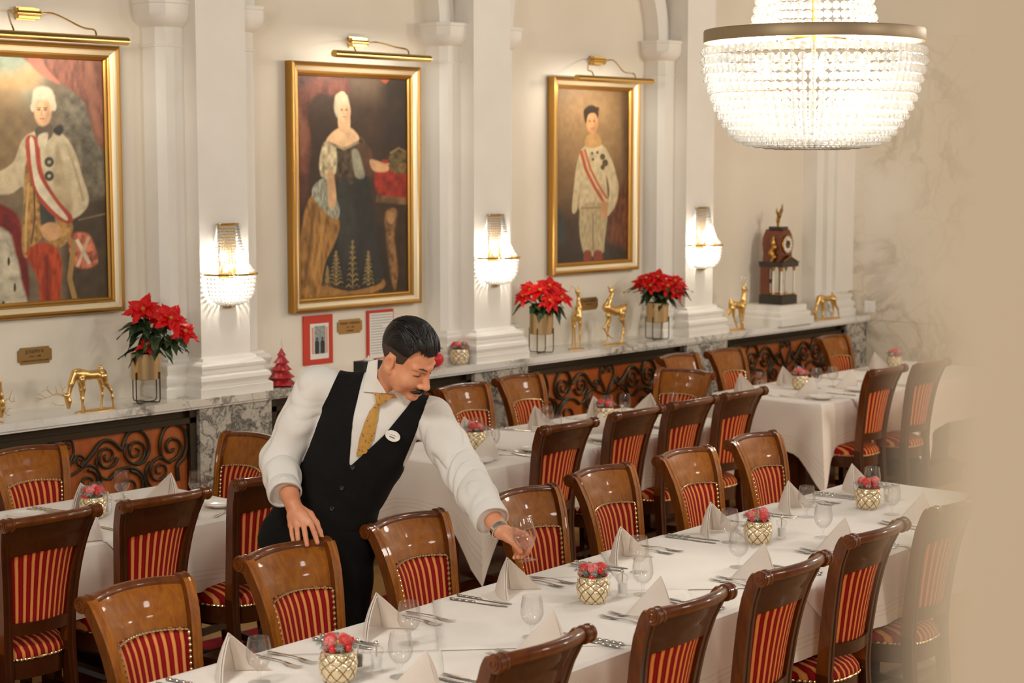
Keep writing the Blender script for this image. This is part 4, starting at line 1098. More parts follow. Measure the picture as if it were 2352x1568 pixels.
HZ = [-.050, -.046, -.030, .034, .036, -.014, -.004, .052, .078, .084, .082]
co = wear(sdf_object('cropped_hair', lambda p: hair(p) + .0012, hmin, hmax, .0021, MT['stubble'], relax=0)); co['label'] = 'cropped brown hair at the sides of the head'
HZ = [.030, .034, .048, .054, .056, .056, .056, .060, .078, .084, .082]
ho = wear(sdf_object('hair', hair, hmin, hmax, .0021, MT['hair'], relax=0)); ho['label'] = 'dark brown hair on top of the head'
t = NT(MT['hair'])
b = MB(); rs = random.Random(9)
for i in range(110):
    x0 = rs.uniform(-.068, .068); y0, y1 = rs.uniform(-.09, .02), rs.uniform(.03, .088); pts = []; ph = rs.uniform(0, 6); n = 9
    for k in range(n):
        f_ = k / (n - 1); y = y0 + (y1 - y0) * f_; x = x0 + .007 * math.sin(ph + 3.2 * f_) + .010 * f_ * (f_ - .3)
        e = 1 - (x / .0745) ** 2 - ((y + .010) / .0985) ** 2
        if e <= .04: continue
        z = .045 + .0885 * math.sqrt(e); th_ = float(np.interp(z, [.0, .045, .085, .12, .14], [.002, .0035, .009, .015, .017])) + .006 * math.exp(-((y - .07) / .03) ** 2)
        nn = nrmz((x / .0745 ** 2, (y + .01) / .0985 ** 2, (z - .045) / .0885 ** 2)); q = np.array((x, y, z)) + nn * (th_ + .0008 + .0034 * math.sin(PI * f_))
        if q[2] > .086: pts.append(hw(q))
    if len(pts) > 3: b.tube(pts, [.0006 + .0026 * math.sin(PI * (k + .6) / len(pts)) for k in range(len(pts))], 6)
wear(b.build('combed_hair', MT['hair'], None, smooth=60))
def blob(name, pts, rad, m_, k=.003, h=.0012):
    b = Blend(); b.chain([np.array(q) for q in pts], rad, k)
    W_ = [hw(q) for q in pts]; lo_, hi_ = np.min(W_, 0) - .02, np.max(W_, 0) + .02
    return wear(sdf_object(name, lambda p: b(hl(p)), lo_, hi_, h, m_, relax=0))
blob('moustache', [(-.037, .084, -.0565), (-.027, .0925, -.0565), (-.012, .1025, -.050), (0, .1045, -.048), (.012, .1025, -.050), (.027, .0925, -.0565), (.037, .084, -.0565)], [.0016, .0046, .0082, .0080, .0082, .0046, .0016], MT['hair'])
for s_ in (-1, 1):
    blob('eyebrow', [(s_ * .014, .0985, .0335), (s_ * .030, .0925, .0395), (s_ * .047, .0775, .036)], [.0022, .0026, .0012], MT['stubble'])
    blob('eyelashes', [(s_ * .018, .0862, .0062), (s_ * .032, .0855, .0048), (s_ * .046, .0765, .0066)], [.0011, .0014, .0011], MT['hair'])
# ---- collar, tie, buttons, badge, watch
def ribbon(name, rows, m_, th=.0035):
    """rows: left and right border points in space, lifted into a thin slab"""
    b = MB(); n = len(rows) - 1
    def P(u, v, off):
        i = min(int(v * n), n - 1); f_ = v * n - i; l = rows[i][0] * (1 - f_) + rows[i + 1][0] * f_; r = rows[i][1] * (1 - f_) + rows[i + 1][1] * f_
        p = l * (1 - u) + r * u; return p - FWD * (off + .003 * math.sin(PI * u))
    b.slab(lambda u, v: P(u, v, th), lambda u, v: P(u, v, 0), 6, n * 3)
    return wear(b.build(name, m_, None, smooth=50))
F_ = lambda px, py, off=.002: on_front(px, py, SH, off)
M = mat('ochre_patterned_tie', (176, 124, 44), .55, Sheen_Weight=.2); t = NT(M)
vo = t.n('TexVoronoi'); vo.inputs['Scale'].default_value = 95; t.l(t.co(), vo.inputs['Vector'])
t.base(t.ramp(vo.outputs['Distance'], ((.0, (66, 46, 22)), (.16, (96, 66, 28)), (.26, (178, 128, 46)), (1, (192, 142, 58))))); MT['tie'] = M
tie = ribbon('tie', [(F_(866, 921, .010), F_(876, 926, .010)), (F_(849, 944, .005), F_(870, 936, .006)), (F_(838, 968, .004), F_(867, 965, .004)), (F_(826, 1005, .004), F_(858, 1008, .004)), (F_(818, 1048, .004), F_(842, 1040, .004))], MT['tie'])
kn = [(F_(858, 901, .016), F_(904, 908, .016)), (F_(862, 912, .016), F_(888, 921, .016)), (F_(864, 925, .012), F_(875, 930, .012))]
ribbon('tie_knot', kn, MT['tie'], .008)
def wing(pts_l, pts_r, name='collar'):
    return ribbon(name, list(zip(pts_l, pts_r)), MT['shirt'], .003)
nk = hw((0, -.022, -.045)); na = nrmz(NECK - nk)
# collar stand: a band round the neck, higher at the back
def collar_band():
    b = MB(); c0 = NECK - TA * .012; ax = nrmz(nrmz(nk - NECK) * .6 + TA * .4); e1 = nrmz(SA - ax * (SA @ ax)); e2 = np.cross(ax, e1); e2 = e2 if e2 @ FA > 0 else -e2
    def P(u, v, off):
        a = 2 * PI * u; fr = .5 + .5 * math.sin(a); r = .074 + .004 * math.sin(a) + off + .006 * (1 - v); h_ = (.052 - .034 * fr) * v - .03 * fr - .012
        return c0 + ax * h_ + e1 * r * math.cos(a) + e2 * r * math.sin(a) * 1.0
    b.slab(lambda u, v: P(u, v, .0022), lambda u, v: P(u, v, -.0022), 40, 4)
    return wear(b.build('collar_band', MT['shirt'], None, smooth=60))
collar_band()
wing([at(846, 830, 5.84), F_(838, 868, .012), F_(834, 899, .008)], [at(868, 825, 5.83), at(866, 868, 5.80), F_(888, 903, .016)])
wing([F_(890, 903, .018), F_(905, 905, .016), F_(924, 926, .010)], [at(905, 893, 5.77), at(918, 898, 5.765), F_(932, 911, .014)])
VF = lambda px, py, off=.001: on_front(px, py, vest, off)
MT['button'] = mat('black_button', (38, 34, 32), .3)
for px, py in ((810, 1073), (785, 1120), (762, 1167)):
    c = VF(px, py, .002); b = MB(); b.lathe([(.0005, 0), (.0075, 0), (.008, .0015), (.0065, .003), (.005, .0022), (.0005, .0022)], 18)
    z = nrmz(FA - FWD * .3); x = nrmz(np.cross((0, 0, 1), z)); y = np.cross(z, x); b.xf(Matrix(((x[0], y[0], z[0], c[0]), (x[1], y[1], z[1], c[1]), (x[2], y[2], z[2], c[2]), (0, 0, 0, 1))))
    wear(b.build('button', MT['button'], None))
c = VF(902, 1001, .009); b = MB(); z = nrmz(FA * .7 - FWD * .5); x = nrmz(nrmz(at(912, 1005, 5.8) - at(892, 997, 5.8))); x = nrmz(x - z * (x @ z)); y = np.cross(z, x)
XF = Matrix(((x[0], y[0], z[0], c[0]), (x[1], y[1], z[1], c[1]), (x[2], y[2], z[2], c[2]), (0, 0, 0, 1)))
b.lathe([(.0005, -.003), (.025, -.003), (.026, 0), (.025, .002), (.0225, .0024), (.0215, .0016), (.0005, .0016)], 32, sy=.72); b.xf(XF)
bd = wear(b.build('name_badge', mat('white_oval_badge', (232, 226, 216), .35), None)); bd['label'] = 'oval white name badge with a dark line of writing'
b = MB(); rs = random.Random(5)
def stroke(x0, x1, y0, h_): b.box((x0, y0, .0017), (x1, y0 + h_, .0023))
xx = -.010
for w_ in (.002, .001, .0022, .0016, .0018, .0024, .0016, .002):
    stroke(xx, xx + w_, -.0062, .0034 if w_ > .0019 else .0024); xx += w_ + .0006
for k in range(7): stroke(-.009 + .0027 * k, -.0072 + .0027 * k, .0028, .0012)
b.xf(XF); o = b.build('badge_lettering', mat('dark_print', (60, 54, 50), .6), None); wear(o); o.parent = bd
ax = nrmz(lwr - lcuff); cW = lwr - ax * .006; e1 = nrmz(np.cross(ax, (0, 0, 1))); e2 = np.cross(ax, e1)
b = MB(); NL = 26
for k in range(NL):
    a0_, a1_ = 2 * PI * (k + .06) / NL, 2 * PI * (k + .94) / NL; V = []
    for a in (a0_, a1_):
        for r, zz in ((.0305, -.0085), (.0335, -.0075), (.0335, .0075), (.0305, .0085)): V.append(cW + ax * zz + (e1 * math.cos(a) + e2 * math.sin(a) * .92) * r)
    b.add(V, [(0, 1, 2, 3), (7, 6, 5, 4), (0, 4, 5, 1), (1, 5, 6, 2), (2, 6, 7, 3), (3, 7, 4, 0)])
b.tube([cW + (e1 * math.cos(2 * PI * k / 40) + e2 * math.sin(2 * PI * k / 40) * .92) * .031 for k in range(40)], .0012, 6, closed=True)
wear(b.build('wristwatch_chain', MT['silver'], None))
# ---- the glass he is setting down
gb, gt = at(1213, 1287, 5.517), at(1199, 1190, 5.517); ax = nrmz(gt - gb); g = bpy.data.objects.new('wine_glass', PROTO['wine_glass']); COL.objects.link(g)
g.location = Vector(gb); g.rotation_mode = 'QUATERNION'; g.rotation_quaternion = Vector((0, 0, 1)).rotation_difference(Vector(ax)); g.scale = (1.06, 1.06, 1.06)
tag(g, 'stemmed glass held tilted in the waiter\'s hand above the table', 'glass', 'stemmed glasses on the front table')
# ================================================================== PORTRAITS, LAMPS AND ORNAMENTS ALONG THE WALL
def on_wall(px, py, Y):
    d = FWD + (px - 1176) / 4000 * RGT - (py - 784) / 4000 * UPV; return CAM + d * (Y / d[1])
# ---- painted canvases: pigments laid down shape by shape on a fine mesh
class Canvas:
    def __init__(s, x0, x1, z0, z1, Y, n=230, seed=1):
        s.b = (x0, x1, z0, z1); s.Y = Y; s.nx = max(40, int(n * (x1 - x0) / (z1 - z0))); s.nz = n; s.rng = np.random.default_rng(seed)
        s.X, s.Z = np.meshgrid(np.linspace(x0, x1, s.nx + 1), np.linspace(z0, z1, s.nz + 1)); s.C = np.zeros(s.X.shape + (3,))
    def col(s, c): return np.array(srgb(*c)[:3])
    def noise(s, cell, ax=1.0):
        h, w_ = int(s.nz / cell) + 3, int(s.nx / (cell * ax)) + 3; g = s.rng.uniform(-1, 1, (h, w_))
        y = np.linspace(0, h - 2.01, s.nz + 1); x = np.linspace(0, w_ - 2.01, s.nx + 1); yi, xi = y.astype(int), x.astype(int); fy, fx = (y - yi)[:, None], (x - xi)[None]
        fy, fx = fy * fy * (3 - 2 * fy), fx * fx * (3 - 2 * fx)
        return (g[yi][:, xi] * (1 - fy) + g[yi + 1][:, xi] * fy) * (1 - fx) + (g[yi][:, xi + 1] * (1 - fy) + g[yi + 1][:, xi + 1] * fy) * fx
    def fill(s, c, var=.15, cell=14):
        k = 1 + var * s.noise(cell) + var * .5 * s.noise(cell / 3); s.C[:] = s.col(c) * k[..., None]
    def put(s, m_, c, var=.12, cell=9, ax=1.0):
        k = np.clip(1 + var * 1.6 * s.noise(cell, ax) + var * .6 * s.noise(max(2, cell / 3), ax), .3, 2); s.C = s.C * (1 - m_[..., None]) + (s.col(c) * k[..., None]) * m_[..., None]
    def poly(s, px, c, soft=.006, var=.12, cell=9, ax=1.0, curve=True):
        P = [on_wall(x, y, s.Y)[[0, 2]] for x, y in px]
        if curve: P = [q[:2] for q in smoothpath([(a, b, 0) for a, b in P], 5, True)]
        P = np.array(P); ins = np.zeros(s.X.shape, bool); dist = np.full(s.X.shape, 9.)
        for i in range(len(P)):
            a, b = P[i], P[(i + 1) % len(P)]
            c_ = ((a[1] > s.Z) != (b[1] > s.Z)) & (s.X < (b[0] - a[0]) * (s.Z - a[1]) / (b[1] - a[1] + 1e-12) + a[0]); ins ^= c_
            e = b - a; t = np.clip(((s.X - a[0]) * e[0] + (s.Z - a[1]) * e[1]) / (e @ e + 1e-12), 0, 1); dist = np.minimum(dist, np.hypot(s.X - a[0] - t * e[0], s.Z - a[1] - t * e[1]))
        s.put(np.clip(.5 + np.where(ins, dist, -dist) / (2 * soft), 0, 1), c, var, cell, ax)
    def line(s, px, wpx, c, soft=.003, var=.1):
        n = len(px); L = []; R_ = []
        for i in range(n):
            a = np.array(px[max(i - 1, 0)], float); b = np.array(px[min(i + 1, n - 1)], float); d = (b - a) / (np.hypot(*(b - a)) + 1e-9); w_ = wpx / 2
            L.append((px[i][0] - d[1] * w_, px[i][1] + d[0] * w_)); R_.append((px[i][0] + d[1] * w_, px[i][1] - d[0] * w_))
        s.poly(L + R_[::-1], c, soft, var, curve=False)
    def ell(s, x, y, rx, ry, c, soft=.006, var=.08): s.poly([(x + rx * math.cos(a), y + ry * math.sin(a)) for a in np.linspace(0, 2 * PI, 17)[:-1]], c, soft, var, 6, curve=False)
    def build(s, parent, origin):
        me = bpy.data.meshes.new('canvas'); nx, nz = s.nx + 1, s.nz + 1
        V = np.stack([s.X - origin[0], np.full(s.X.shape, s.Y - origin[1]), s.Z - origin[2]], -1).reshape(-1, 3)
        i = np.arange((nz - 1) * nx).reshape(nz - 1, nx)[:, :-1].ravel(); Q = np.stack([i, i + 1, i + nx + 1, i + nx], 1)
        me.from_pydata(V.tolist(), [], Q.tolist()); at_ = me.color_attributes.new('pigment', 'FLOAT_COLOR', 'POINT')
        at_.data.foreach_set('color', np.concatenate([np.clip(s.C, 0, 1), np.ones(s.X.shape + (1,))], -1).reshape(-1).astype('f'))
        M = mat('oil_paint', (90, 70, 50), .5, Coat_Weight=.12, Coat_Roughness=.2, Specular_IOR_Level=.25); t = NT(M); a = t.n('Attribute', attribute_name='pigment'); t.base(a.outputs['Color']); t.bump(t.noise(t.co(), 120, 5).outputs['Fac'], .25, .002)
        me.materials.append(M); o = bpy.data.objects.new('canvas', me); COL.objects.link(o); o.parent = parent; return o
def frame(parent, x0, x1, z0, z1, origin, w_=.075):
    prof = [(0, 0, 0), (0, .048, 0), (.004, .056, 0), (.014, .060, 0), (.024, .055, 0), (.027, .048, 1), (.030, .044, 1), (.048, .036, 1), (.050, .034, 2), (.056, .037, 2), (.062, .033, 2), (.064, .026, 2), (.069, .024, 2), (.0745, .018, 2), (.0755, .006, 2)]
    b = MB(); V = []
    for o, d, _ in prof:
        k = o * w_ / .075; V += [(x0 + k - origin[0], YW - .002 - d - origin[1], z0 + k - origin[2]), (x1 - k - origin[0], YW - .002 - d - origin[1], z0 + k - origin[2]), (x1 - k - origin[0], YW - .002 - d - origin[1], z1 - k - origin[2]), (x0 + k - origin[0], YW - .002 - d - origin[1], z1 - k - origin[2])]
    b.v = V
    for i in range(len(prof) - 1):
        for k in range(4): b.f.append((i * 4 + k, i * 4 + (k + 1) % 4, (i + 1) * 4 + (k + 1) % 4, (i + 1) * 4 + k)); b.m.append(prof[i + 1][2])
    return b.build('frame', [MT['gold'], MT['gold_pale'], MT['gold']], parent, smooth=25)
def portrait(x0, x1, z0, z1, label):
    t = thing('framed_portrait', label, 'painting', ((x0 + x1) / 2, YW, z0), 0, 'gilt framed portraits'); o = np.array(t.location); frame(t, x0, x1, z0, z1, o)
    c = Canvas(x0 + .07, x1 - .07, z0 + .07, z1 - .07, YW - .012, seed=int(x0 * 10)); return t, o, c
def face(c, x, y, rx, ry, skin, dark):
    c.ell(x, y, rx, ry, skin); c.ell(x + rx * .35, y + ry * .1, rx * .55, ry * .7, tuple(int(v * .88) for v in skin), .012); c.ell(x - rx * .2, y - ry * .05, rx * .5, ry * .6, tuple(min(255, int(v * 1.05)) for v in skin), .012)
    for s_ in (-.42, .3): c.ell(x + s_ * rx, y - ry * .12, rx * .19, ry * .055, dark, .003); c.line([(x + s_ * rx - rx * .22, y - ry * .24), (x + s_ * rx + rx * .22, y - ry * .25)], ry * .05, dark, .003)
    c.line([(x - rx * .08, y - ry * .05), (x - rx * .16, y + ry * .22), (x + rx * .05, y + ry * .25)], ry * .06, tuple(int(v * .72) for v in skin), .004); c.line([(x - rx * .3, y + ry * .48), (x + rx * .18, y + ry * .48)], ry * .08, (158, 84, 66), .003)
# first portrait: officer in a cream coat with a red and white sash
t, o, c = portrait(4.07, 5.04, 1.455, 2.745, 'large gilt framed portrait of a pale coated officer cut by the left picture edge')
c.fill((112, 96, 72), .22, 10); c.poly([(-120, 90), (70, 100), (95, 170), (60, 240), (-120, 260)], (142, 148, 124), .06); c.ell(20, 190, 60, 22, (186, 146, 98), .03); c.ell(70, 176, 26, 22, (190, 150, 104), .03); c.ell(-40, 230, 90, 30, (174, 138, 92), .05); c.poly([(-140, 240), (60, 240), (70, 420), (-140, 460)], (128, 104, 70), .06)
c.poly([(150, 200), (246, 260), (250, 500), (170, 520), (130, 380)], (110, 100, 80), .05, .3, 6)
c.poly([(52, 115), (262, 115), (262, 345), (220, 320), (196, 240), (150, 198), (112, 176), (78, 152)], (128, 78, 58), .008, .22, 8, .4); c.poly([(58, 118), (84, 122), (108, 158), (138, 192), (112, 182), (80, 160)], (176, 104, 80), .006); c.poly([(196, 118), (212, 118), (222, 250), (240, 320), (214, 290)], (150, 96, 70), .012)
c.poly([(160, 500), (262, 470), (262, 720), (160, 720)], (72, 58, 40), .02); c.line([(180, 505), (262, 486)], 4, (120, 100, 72))
c.poly([(-140, 460), (14, 474), (52, 540), (54, 720), (-140, 720)], (112, 30, 24), .008, .25, 8); c.poly([(-140, 500), (6, 524), (34, 576), (48, 640), (50, 720), (-140, 720)], (186, 174, 148), .008, .18, 6)
for x, y in ((20, 600), (34, 660), (-20, 640), (8, 700), (-50, 580)): c.ell(x, y, 3, 10, (50, 42, 34), .003)
c.poly([(86, 300), (132, 300), (166, 336), (188, 400), (204, 460), (186, 492), (150, 508), (120, 500), (60, 500), (54, 430), (20, 446), (-60, 440), (-60, 400), (-10, 396), (30, 372), (52, 320)], (196, 178, 142), .005, .12, 6); c.poly([(132, 330), (150, 400), (168, 470), (150, 500), (128, 470), (122, 400)], (176, 156, 120), .01); c.line([(152, 330), (176, 400), (192, 462)], 5, (168, 150, 114), .006)
c.poly([(60, 370), (92, 380), (112, 430), (140, 480), (168, 520), (150, 560), (112, 572), (98, 545), (62, 592), (50, 560), (54, 470)], (164, 122, 66), .005, .3, 4); c.poly([(94, 440), (120, 470), (128, 530), (104, 540), (92, 500)], (62, 62, 52), .006); c.line([(66, 420), (60, 500), (58, 580)], 5, (198, 160, 96), .003); c.line([(78, 420), (80, 500), (72, 560)], 4, (92, 72, 44), .003)
c.poly([(64, 574), (98, 556), (134, 574), (142, 620), (132, 720), (98, 720), (86, 640), (66, 600)], (168, 62, 28), .006, .2, 7, .4); c.poly([(102, 600), (112, 600), (116, 715), (104, 715)], (120, 40, 22), .012)
c.poly([(58, 322), (88, 320), (98, 396), (132, 456), (166, 496), (156, 514), (112, 486), (76, 432)], (168, 66, 44), .004); c.poly([(68, 324), (78, 324), (88, 398), (122, 456), (154, 498), (148, 504), (110, 470), (80, 424)], (214, 198, 168), .003)
c.poly([(94, 520), (120, 510), (140, 524), (136, 546), (112, 552), (98, 540)], (208, 158, 108), .004); c.poly([(158, 545), (196, 534), (216, 560), (224, 604), (196, 616), (168, 606)], (176, 98, 70), .006, .4, 4); c.line([(176, 550), (206, 606)], 9, (214, 192, 160)); c.line([(204, 544), (178, 612)], 7, (200, 170, 136)); c.line([(150, 540), (170, 560), (160, 640), (176, 700)], 12, (160, 124, 70)); c.poly([(120, 300), (138, 286), (146, 298), (136, 312)], (48, 42, 34), .005)
c.poly([(84, 292), (118, 286), (120, 312), (96, 330), (82, 312)], (92, 78, 58), .005); c.poly([(88, 312), (110, 306), (104, 340), (90, 338)], (210, 192, 160), .005); c.ell(100, 232, 27, 32, (208, 192, 160), .006); face(c, 98, 256, 20, 34, (214, 164, 120), (74, 52, 40)); c.ell(98, 214, 22, 15, (210, 194, 162), .01)
for q in ((76, 246), (124, 244)): c.ell(q[0], q[1], 6, 11, (198, 182, 150), .004)
for y in (372, 404): c.ell(113, y, 11, 12, (70, 66, 52), .003); c.ell(113, y, 4, 4, (170, 160, 130), .002)
c.build(t, o)
# second portrait: lady in a dark court gown
t, o, c = portrait(6.125, 7.09, 1.37, 2.722, 'gilt framed portrait of a lady in a dark court gown, in the middle')
c.fill((60, 42, 27), .2, 12); c.ell(860, 190, 60, 30, (96, 76, 56), .08); c.poly([(664, 150), (770, 160), (806, 196), (786, 226), (730, 216), (706, 260), (714, 330), (700, 440), (664, 450)], (104, 58, 42), .012, .35, 8); c.poly([(672, 220), (700, 280), (708, 330), (690, 360), (680, 300)], (136, 84, 60), .02); c.poly([(676, 390), (706, 420), (700, 470), (676, 470)], (88, 48, 36), .02)
c.poly([(880, 165), (955, 175), (958, 420), (900, 400), (884, 300)], (50, 36, 25), .05); c.poly([(868, 372), (950, 380), (952, 450), (870, 446)], (150, 42, 26), .008, .25, 6); c.ell(918, 372, 27, 28, (92, 74, 42), .008, .4); c.ell(930, 386, 16, 12, (124, 98, 56), .006, .4); c.line([(896, 352), (916, 340), (938, 352)], 5, (134, 106, 60))
c.line([(864, 456), (956, 464)], 16, (116, 84, 52), .004, .3); c.poly([(886, 486), (912, 484), (906, 540), (914, 620), (906, 668), (893, 606), (886, 540)], (132, 94, 54), .008, .3, 4); c.ell(898, 500, 9, 14, (170, 126, 78), .006); c.poly([(862, 520), (884, 540), (892, 640), (866, 660)], (44, 34, 22), .03)
c.poly([(764, 330), (824, 326), (842, 384), (852, 446), (864, 540), (884, 640), (872, 676), (810, 694), (744, 690), (742, 610), (768, 505), (772, 440)], (40, 38, 33), .006, .15, 8); c.poly([(752, 318), (830, 314), (836, 366), (806, 424), (764, 402)], (76, 60, 42), .006, .4, 4); c.poly([(776, 424), (804, 420), (820, 560), (790, 600), (772, 520)], (52, 50, 44), .02)
c.poly([(704, 470), (726, 440), (756, 452), (780, 510), (768, 560), (748, 602), (738, 660), (736, 700), (680, 704), (684, 600), (694, 520)], (152, 106, 50), .006, .3, 9, .35); c.line([(720, 470), (712, 560), (700, 660)], 6, (112, 76, 36), .01); c.line([(744, 480), (738, 560), (720, 640)], 6, (186, 138, 72), .012)
c.poly([(722, 424), (752, 408), (766, 440), (780, 480), (772, 504), (742, 482), (718, 452)], (152, 150, 128), .005, .3, 5, .4); c.poly([(746, 326), (770, 332), (774, 382), (762, 410), (738, 404), (734, 366)], (190, 172, 134), .006, .3, 4); c.poly([(808, 346), (826, 350), (838, 404), (816, 404)], (142, 136, 112), .006, .2); c.poly([(824, 330), (852, 344), (858, 400), (840, 400)], (86, 58, 38), .008)
c.poly([(752, 398), (766, 400), (772, 462), (756, 476)], (208, 162, 116), .005); c.poly([(850, 366), (884, 376), (893, 384), (888, 394), (858, 392)], (206, 158, 112), .005); c.line([(874, 380), (894, 376)], 4, (206, 158, 112))
c.poly([(750, 320), (774, 296), (802, 292), (822, 310), (822, 324), (792, 338), (760, 332)], (218, 176, 132), .005); c.line([(752, 326), (790, 342), (824, 326)], 6, (150, 130, 96), .004, .4); c.poly([(778, 262), (802, 262), (802, 300), (780, 300)], (212, 168, 124), .005); c.ell(785, 244, 18, 32, (186, 170, 138), .006); face(c, 791, 256, 14, 25, (218, 172, 130), (80, 56, 42)); c.ell(784, 226, 15, 14, (192, 176, 144), .006); c.ell(786, 214, 6, 4, (214, 196, 150), .003)
rs = random.Random(2)
for cx_, top, bot, wd in ((810, 560, 662, 15), (772, 585, 655, 16), (846, 585, 655, 13), (752, 620, 660, 8)):
    for k in range(9):
        f_ = k / 8; y = bot - (bot - top) * f_; w_ = wd * (1 - f_ * .8)
        for s_ in (-1, 1): c.line([(cx_, y), (cx_ + s_ * w_ * .6, y - 9), (cx_ + s_ * w_, y - 5 + rs.uniform(-2, 2))], 2.6, (146, 120, 70), .0025, .3)
    c.line([(cx_, top - 8), (cx_, bot)], 2.5, (140, 114, 66), .0025)
c.poly([(740, 656), (802, 668), (866, 654), (880, 640), (882, 660), (826, 690), (746, 690)], (154, 108, 54), .004, .25, 5); c.line([(740, 650), (802, 662), (876, 640)], 2.5, (70, 52, 30), .002); c.line([(800, 676), (838, 684), (876, 664)], 3, (60, 44, 28), .003); c.poly([(874, 182), (894, 180), (886, 192)], (150, 70, 34), .004)
c.build(t, o)
# third portrait: officer in a white tunic
t, o, c = portrait(8.25, 9.12, 1.47, 2.712, 'gilt framed portrait of a dark haired officer in a white tunic')
c.fill((112, 84, 54), .14, 14); c.ell(1350, 300, 90, 110, (146, 114, 76), .12); c.poly([(1260, 500), (1470, 480), (1470, 640), (1260, 640)], (66, 50, 32), .08); c.poly([(1404, 480), (1460, 400), (1470, 640), (1400, 620)], (104, 58, 34), .03, .3, 9, .4); c.poly([(1432, 180), (1470, 180), (1470, 420), (1436, 420)], (92, 66, 42), .03); c.poly([(1262, 490), (1290, 490), (1298, 600), (1262, 610)], (58, 62, 56), .02); c.poly([(1292, 560), (1420, 560), (1430, 612), (1280, 612)], (56, 42, 28), .03)
c.poly([(1342, 336), (1382, 332), (1404, 364), (1416, 404), (1421, 432), (1414, 470), (1396, 496), (1392, 480), (1400, 440), (1392, 404), (1392, 486), (1332, 486), (1334, 420), (1326, 480), (1314, 486), (1318, 430), (1326, 372)], (198, 178, 138), .005, .12, 6); c.poly([(1334, 476), (1392, 474), (1388, 560), (1382, 582), (1340, 580)], (176, 156, 116), .006, .15, 6, .4); c.line([(1362, 490), (1362, 576)], 4, (140, 120, 86), .006); c.line([(1334, 478), (1392, 476)], 4, (150, 124, 80), .003)
c.poly([(1342, 578), (1358, 578), (1356, 612), (1342, 612)], (140, 62, 38), .006); c.poly([(1364, 578), (1382, 578), (1382, 612), (1366, 612)], (130, 56, 34), .006)
c.line([(1334, 346), (1346, 390), (1366, 430), (1388, 466)], 7, (176, 82, 48), .003); c.line([(1343, 343), (1356, 388), (1374, 424), (1394, 456)], 5, (184, 96, 58), .003); c.poly([(1382, 462), (1396, 470), (1392, 500), (1380, 494)], (190, 138, 92), .004)
for x, y, r_ in ((1384, 360, 6), (1390, 374, 7), (1384, 384, 5), (1360, 352, 3), (1362, 366, 3), (1372, 350, 3)): c.ell(x, y, r_, r_ * 1.2, (92, 76, 50), .003)
c.poly([(1348, 312), (1374, 308), (1380, 334), (1346, 338)], (186, 142, 88), .004); c.ell(1358, 262, 17, 21, (50, 36, 24), .005); face(c, 1360, 282, 13.5, 25, (200, 144, 96), (60, 42, 30)); c.poly([(1343, 250), (1374, 246), (1372, 258), (1352, 262), (1346, 284), (1342, 270)], (52, 38, 25), .004)
c.build(t, o)
# ---- brass picture lamps
def picture_lamp(x0, x1, z, mx, mz, label):
    t = thing('picture_lamp', label, 'lamp', (mx, YW, mz), 0, 'brass picture lamps'); B = MT['brass']; ox, oz = mx, mz; y = 6.955 - YW
    b = MB(); V = []; n = 18
    for x in (x0, x1):
        for k in range(n):
            a = 2 * PI * k / n; rr_ = .024 if math.sin(a) > -.5 else .019; V.append((x - ox, y + rr_ * math.cos(a), z - oz + rr_ * math.sin(a) * .9))
    b.add(V, [(k, (k + 1) % n, n + (k + 1) % n, n + k)[::-1] for k in range(n)] + [tuple(range(n)), tuple(range(2 * n - 1, n - 1, -1))]); b.build('shade', B, t, smooth=50)
    m_ = MB(); m_.box((-.055, -.045, -.024), (.055, -.012, .024)); m_.tube([(-.062, -.03, 0), (.062, -.03, 0)], .02, 14); m_.box((-.05, -.014, -.03), (.05, 0, .03)); m_.build('wall_mount', B, t)
    for s_ in (-1, 1):
        xe = (x0 + x1) / 2 + s_ * (x1 - x0) * .28 - ox
        MB().tube(smoothpath([(s_ * .05, -.03, .0), (s_ * .12, -.06, .005), (xe - s_ * .03, y + .075, z - oz + .062), (xe, y + .02, z - oz + .048), (xe, y, z - oz + .018)], 5), .0042, 8).build('arm', B, t)
    l = bpy.data.lights.new('lamp_light', 'AREA'); l.shape = 'RECTANGLE'; l.size = (x1 - x0) * .85; l.size_y = .02; l.energy = LAMP_W; l.color = (1, .92, .80)
    q = bpy.data.objects.new('lamp_light', l); COL.objects.link(q); q.parent = t; q.location = ((x0 + x1) / 2 - ox, y + .004, z - oz - .026); q.rotation_euler = (math.radians(38), 0, 0)
LAMP_W = 3.0
picture_lamp(4.16, 4.935, 2.75, 4.55, 2.872, 'long brass picture lamp at the upper left over the cut off portrait')
picture_lamp(6.24, 6.95, 2.752, 6.63, 2.84, 'long brass picture lamp over the lady\'s portrait')
picture_lamp(8.222, 8.968, 2.692, 8.71, 2.826, 'long brass picture lamp over the officer in the white tunic')
